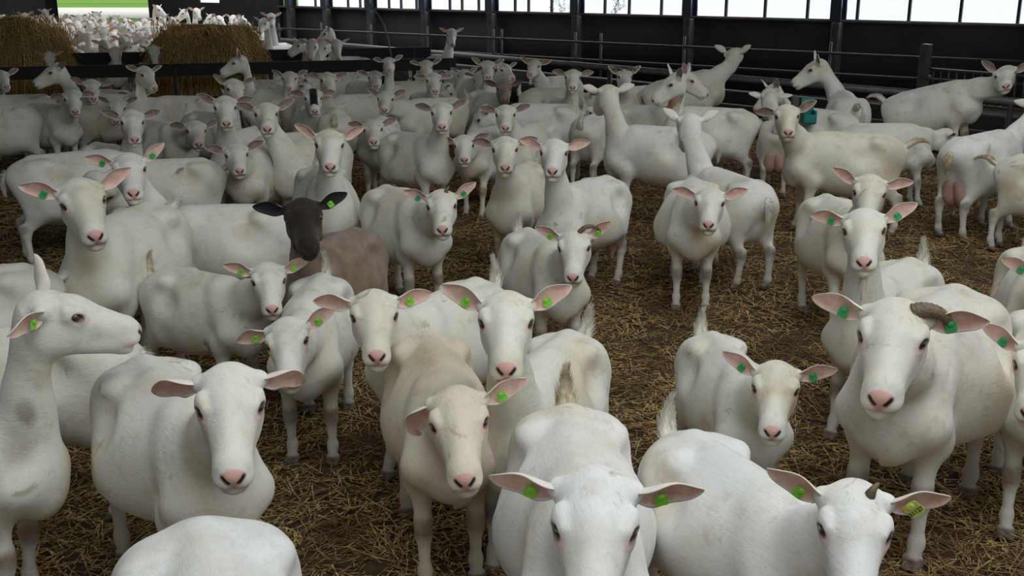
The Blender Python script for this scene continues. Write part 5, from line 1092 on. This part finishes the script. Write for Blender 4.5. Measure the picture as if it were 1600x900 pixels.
ALLEY = [{'label': 'white goat alone in the next pen looking over the end of the feed board', 'loc': (-1.399, 19.236), 'heading': 63.1, 'scale': 1.0, 'head': (0.41, 0.0, 1.151), 'hq': (-56.0, 36, 0), 'tone': (0.8, 0.78, 0.74), 'ear': ((22, 12, 0, 0, 0.9), (24, 12, 0, 0, 0.9)), 'tail': None}, {'label': 'white goat in profile facing left beyond the feed board, neck raised', 'loc': (-2.724, 19.131), 'heading': -85.4, 'scale': 1.0, 'head': (0.41, 0.0, 1.164), 'hq': (11.0, 34, 0), 'tone': (0.8, 0.78, 0.74), 'ear': ((22, 12, 0, 0, 0.9), (24, 12, 0, 0, 0.9)), 'tail': None}, {'label': 'white goat facing left over the feed board, leftmost of the low heads', 'loc': (-3.12, 18.473), 'heading': -59.0, 'scale': 1.0, 'head': (0.41, 0.0, 1.017), 'hq': (10.0, 30, 0), 'tone': (0.8, 0.78, 0.74), 'ear': ((22, 12, 0, 0, 0.9), (24, 12, 0, 0, 0.9)), 'tail': None}, {'label': 'white goat over the feed board, second of the low heads from the left', 'loc': (-3.037, 18.408), 'heading': -29.8, 'scale': 1.0, 'head': (0.41, 0.0, 1.033), 'hq': (20.0, 55, 0), 'tone': (0.8, 0.78, 0.74), 'ear': ((22, 12, 0, 0, 0.9), (24, 12, 0, 0, 0.9)), 'tail': None}, {'label': 'white goat with a dark eye patch over the feed board below the goat in profile', 'loc': (-2.756, 18.734), 'heading': -50.3, 'scale': 1.0, 'head': (0.447, 0.0, 0.992), 'hq': (10.0, 50, 0), 'tone': (0.8, 0.78, 0.74), 'ear': ((22, 12, 0, 0, 0.9), (24, 12, 0, 0, 0.9)), 'tail': None}, {'label': 'white goat with broad pale face over the board below the goat in profile', 'loc': (-3.031, 18.312), 'heading': 28.9, 'scale': 1.0, 'head': (0.41, 0.0, 1.033), 'hq': (-10.0, 50, 0), 'tone': (0.8, 0.78, 0.74), 'ear': ((22, 12, 0, 0, 0.9), (24, 12, 0, 0, 0.9)), 'tail': None}, {'label': 'white goat standing at the right end of the lighter hay bale, head high facing us', 'loc': (-4.717, 22.623), 'heading': -7.9, 'scale': 1.0, 'head': (0.41, 0.0, 1.31), 'hq': (20.0, 34, 0), 'tone': (0.8, 0.78, 0.74), 'ear': ((22, 12, 0, 0, 0.9), (24, 12, 0, 0, 0.9)), 'tail': None}, {'label': 'white goat beside the high-headed one at the right end of the lighter hay bale', 'loc': (-4.523, 21.626), 'heading': -27.4, 'scale': 1.0, 'head': (0.41, 0.0, 1.25), 'hq': (10.0, 34, 0), 'tone': (0.8, 0.78, 0.74), 'ear': ((22, 12, 0, 0, 0.9), (24, 12, 0, 0, 0.9)), 'tail': None}, {'label': 'small white goat behind the pale pipe rails of the far pen', 'loc': (-8.808, 26.514), 'heading': 107.4, 'scale': 1.0, 'head': (0.41, 0.0, 1.356), 'hq': (-30.0, 34, 0), 'tone': (0.8, 0.78, 0.74), 'ear': ((22, 12, 0, 0, 0.9), (24, 12, 0, 0, 0.9)), 'tail': None, 'group': 'goats behind the far pen rails'}, {'label': 'small white goat behind the pale pipe rails of the far pen', 'loc': (-7.571, 27.353), 'heading': -63.6, 'scale': 1.0, 'head': (0.41, 0.0, 1.252), 'hq': (20.0, 34, 0), 'tone': (0.8, 0.78, 0.74), 'ear': ((22, 12, 0, 0, 0.9), (24, 12, 0, 0, 0.9)), 'tail': None, 'group': 'goats behind the far pen rails'}, {'label': 'small white goat behind the pale pipe rails of the far pen', 'loc': (-8.188, 27.804), 'heading': 75.6, 'scale': 1.0, 'head': (0.41, 0.0, 1.266), 'hq': (-40.0, 34, 0), 'tone': (0.8, 0.78, 0.74), 'ear': ((22, 12, 0, 0, 0.9), (24, 12, 0, 0, 0.9)), 'tail': None, 'group': 'goats behind the far pen rails'}, {'label': 'small white goat behind the pale pipe rails of the far pen', 'loc': (-6.739, 26.657), 'heading': -84.8, 'scale': 1.0, 'head': (0.41, 0.0, 1.152), 'hq': (40.0, 34, 0), 'tone': (0.8, 0.78, 0.74), 'ear': ((22, 12, 0, 0, 0.9), (24, 12, 0, 0, 0.9)), 'tail': None, 'group': 'goats behind the far pen rails'}, {'label': 'small white goat behind the pale pipe rails of the far pen', 'loc': (-7.503, 27.083), 'heading': 94.5, 'scale': 1.0, 'head': (0.41, 0.0, 1.103), 'hq': (-40.0, 34, 0), 'tone': (0.8, 0.78, 0.74), 'ear': ((22, 12, 0, 0, 0.9), (24, 12, 0, 0, 0.9)), 'tail': None, 'group': 'goats behind the far pen rails'}, {'label': 'small white goat behind the pale pipe rails of the far pen', 'loc': (-6.586, 27.952), 'heading': -45.9, 'scale': 1.0, 'head': (0.41, 0.0, 1.1), 'hq': (30.0, 34, 0), 'tone': (0.8, 0.78, 0.74), 'ear': ((22, 12, 0, 0, 0.9), (24, 12, 0, 0, 0.9)), 'tail': None, 'group': 'goats behind the far pen rails'}, {'label': 'small white goat behind the pale pipe rails of the far pen', 'loc': (-6.791, 26.378), 'heading': 113.4, 'scale': 1.0, 'head': (0.41, 0.0, 1.108), 'hq': (-20.0, 34, 0), 'tone': (0.8, 0.78, 0.74), 'ear': ((22, 12, 0, 0, 0.9), (24, 12, 0, 0, 0.9)), 'tail': None, 'group': 'goats behind the far pen rails'}, {'label': 'white goat feeding with lowered head beyond the board between the two hay bales', 'loc': (-6.418, 17.872), 'heading': 23.7, 'scale': 1.0, 'head': (0.519, 0.0, 0.95), 'hq': (-14.0, 60, 0), 'tone': (0.8, 0.78, 0.74), 'ear': ((22, 12, 0, 0, 0.9), (24, 12, 0, 0, 0.9)), 'tail': None}, {'label': 'white goat with dark ears feeding at the board beside the lighter hay bale', 'loc': (-5.793, 17.718), 'heading': 27.8, 'scale': 1.0, 'head': (0.478, 0.0, 0.976), 'hq': (-4.0, 60, 0), 'tone': (0.8, 0.78, 0.74), 'ear': ((22, 12, 0, 0, 0.9), (24, 12, 0, 0, 0.9)), 'tail': None}, {'label': 'white goat with nose in the bottom of the dark hay bale, left', 'loc': (-7.428, 17.818), 'heading': 22.6, 'scale': 1.0, 'head': (0.596, 0.0, 0.881), 'hq': (0.0, 60, 0), 'tone': (0.8, 0.78, 0.74), 'ear': ((22, 12, 0, 0, 0.9), (24, 12, 0, 0, 0.9)), 'tail': None}]
# ---------------------------------------------------------------- the herd
def tag_number(txt, parent):
    cu = bpy.data.curves.new('tag_number', 'FONT'); cu.body = txt; cu.size = 0.0125; cu.align_x = 'CENTER'; cu.extrude = 0.0003; cu.space_character = 0.92
    to = bpy.data.objects.new('tag_number', cu); COL.objects.link(to)
    dg = bpy.context.evaluated_depsgraph_get(); me = bpy.data.meshes.new_from_object(to.evaluated_get(dg)); bpy.data.objects.remove(to)
    me.materials.clear(); me.materials.append(MAT['tag_ink'])
    link('printed_number', me, parent, Matrix.Translation((0, -0.0150, 0.0052)) @ rotm('X', -5))

RESTS = [Rest(0.0035, 0.006, 0.0105), Rest(0.0055, 0.010, 0.015), Rest(0.0080, 0.013, 0.020)]
for g in HERD:
    R = RESTS[g['lod']]
    o = make_goat(g, R, lo=g['lod'] == 2)
    if g.get('blaze'):
        c = R.col.copy(); c[:, 2] = np.maximum(c[:, 2], R.blaze)
        o.data.attributes['mask'].data.foreach_set('color', c.ravel())

# the far pen: a crowd of small goats, a few poses shared between them
rng = random.Random(21)
POSES = []
for i in range(8):
    hd = [(0.42, 0.0, 1.0), (0.45, 0.1, 0.96), (0.42, -0.12, 0.98), (0.52, 0.0, 0.88), (0.44, 0.15, 0.95), (0.40, -0.05, 1.02), (0.56, 0.0, 0.70), (0.44, 0.05, 0.97)][i]
    V = pose(RESTS[2], Vector(hd), Quaternion((0, 0, 1), math.radians([0, 40, -50, 0, 70, -20, 0, 15][i])) @ Quaternion((0, 1, 0), math.radians([35, 30, 30, 25, 35, 40, 55, 30][i])))
    POSES.append((hd, ([0, 40, -50, 0, 70, -20, 0, 15][i], [35, 30, 30, 25, 35, 40, 55, 30][i], 0), mesh_np('goat_body', V, RESTS[2].F, MAT['coat'], RESTS[2].col)))
for x, y, hdg, zoff in FAR:
    hd, hq, me = rng.choice(POSES)
    e = rng.uniform(8, 35)
    make_goat(dict(loc=(x, y), heading=hdg, scale=rng.uniform(0.94, 1.06), head=hd, hq=hq, mesh=me, tone=rng.choice([(0.80, 0.77, 0.71), (0.78, 0.76, 0.72), (0.76, 0.70, 0.62)]),
                   ear=((e, 12, 0, 0, 0.9), (e + rng.uniform(-8, 8), 12, 0, 0, 0.9)), tail=None, label='small white goat in the crowd beyond the hay bales, near the far barn door', group='crowd of goats in the far pen'), RESTS[2], lo=3)
for g in ALLEY:
    make_goat(g, RESTS[2], lo=1)
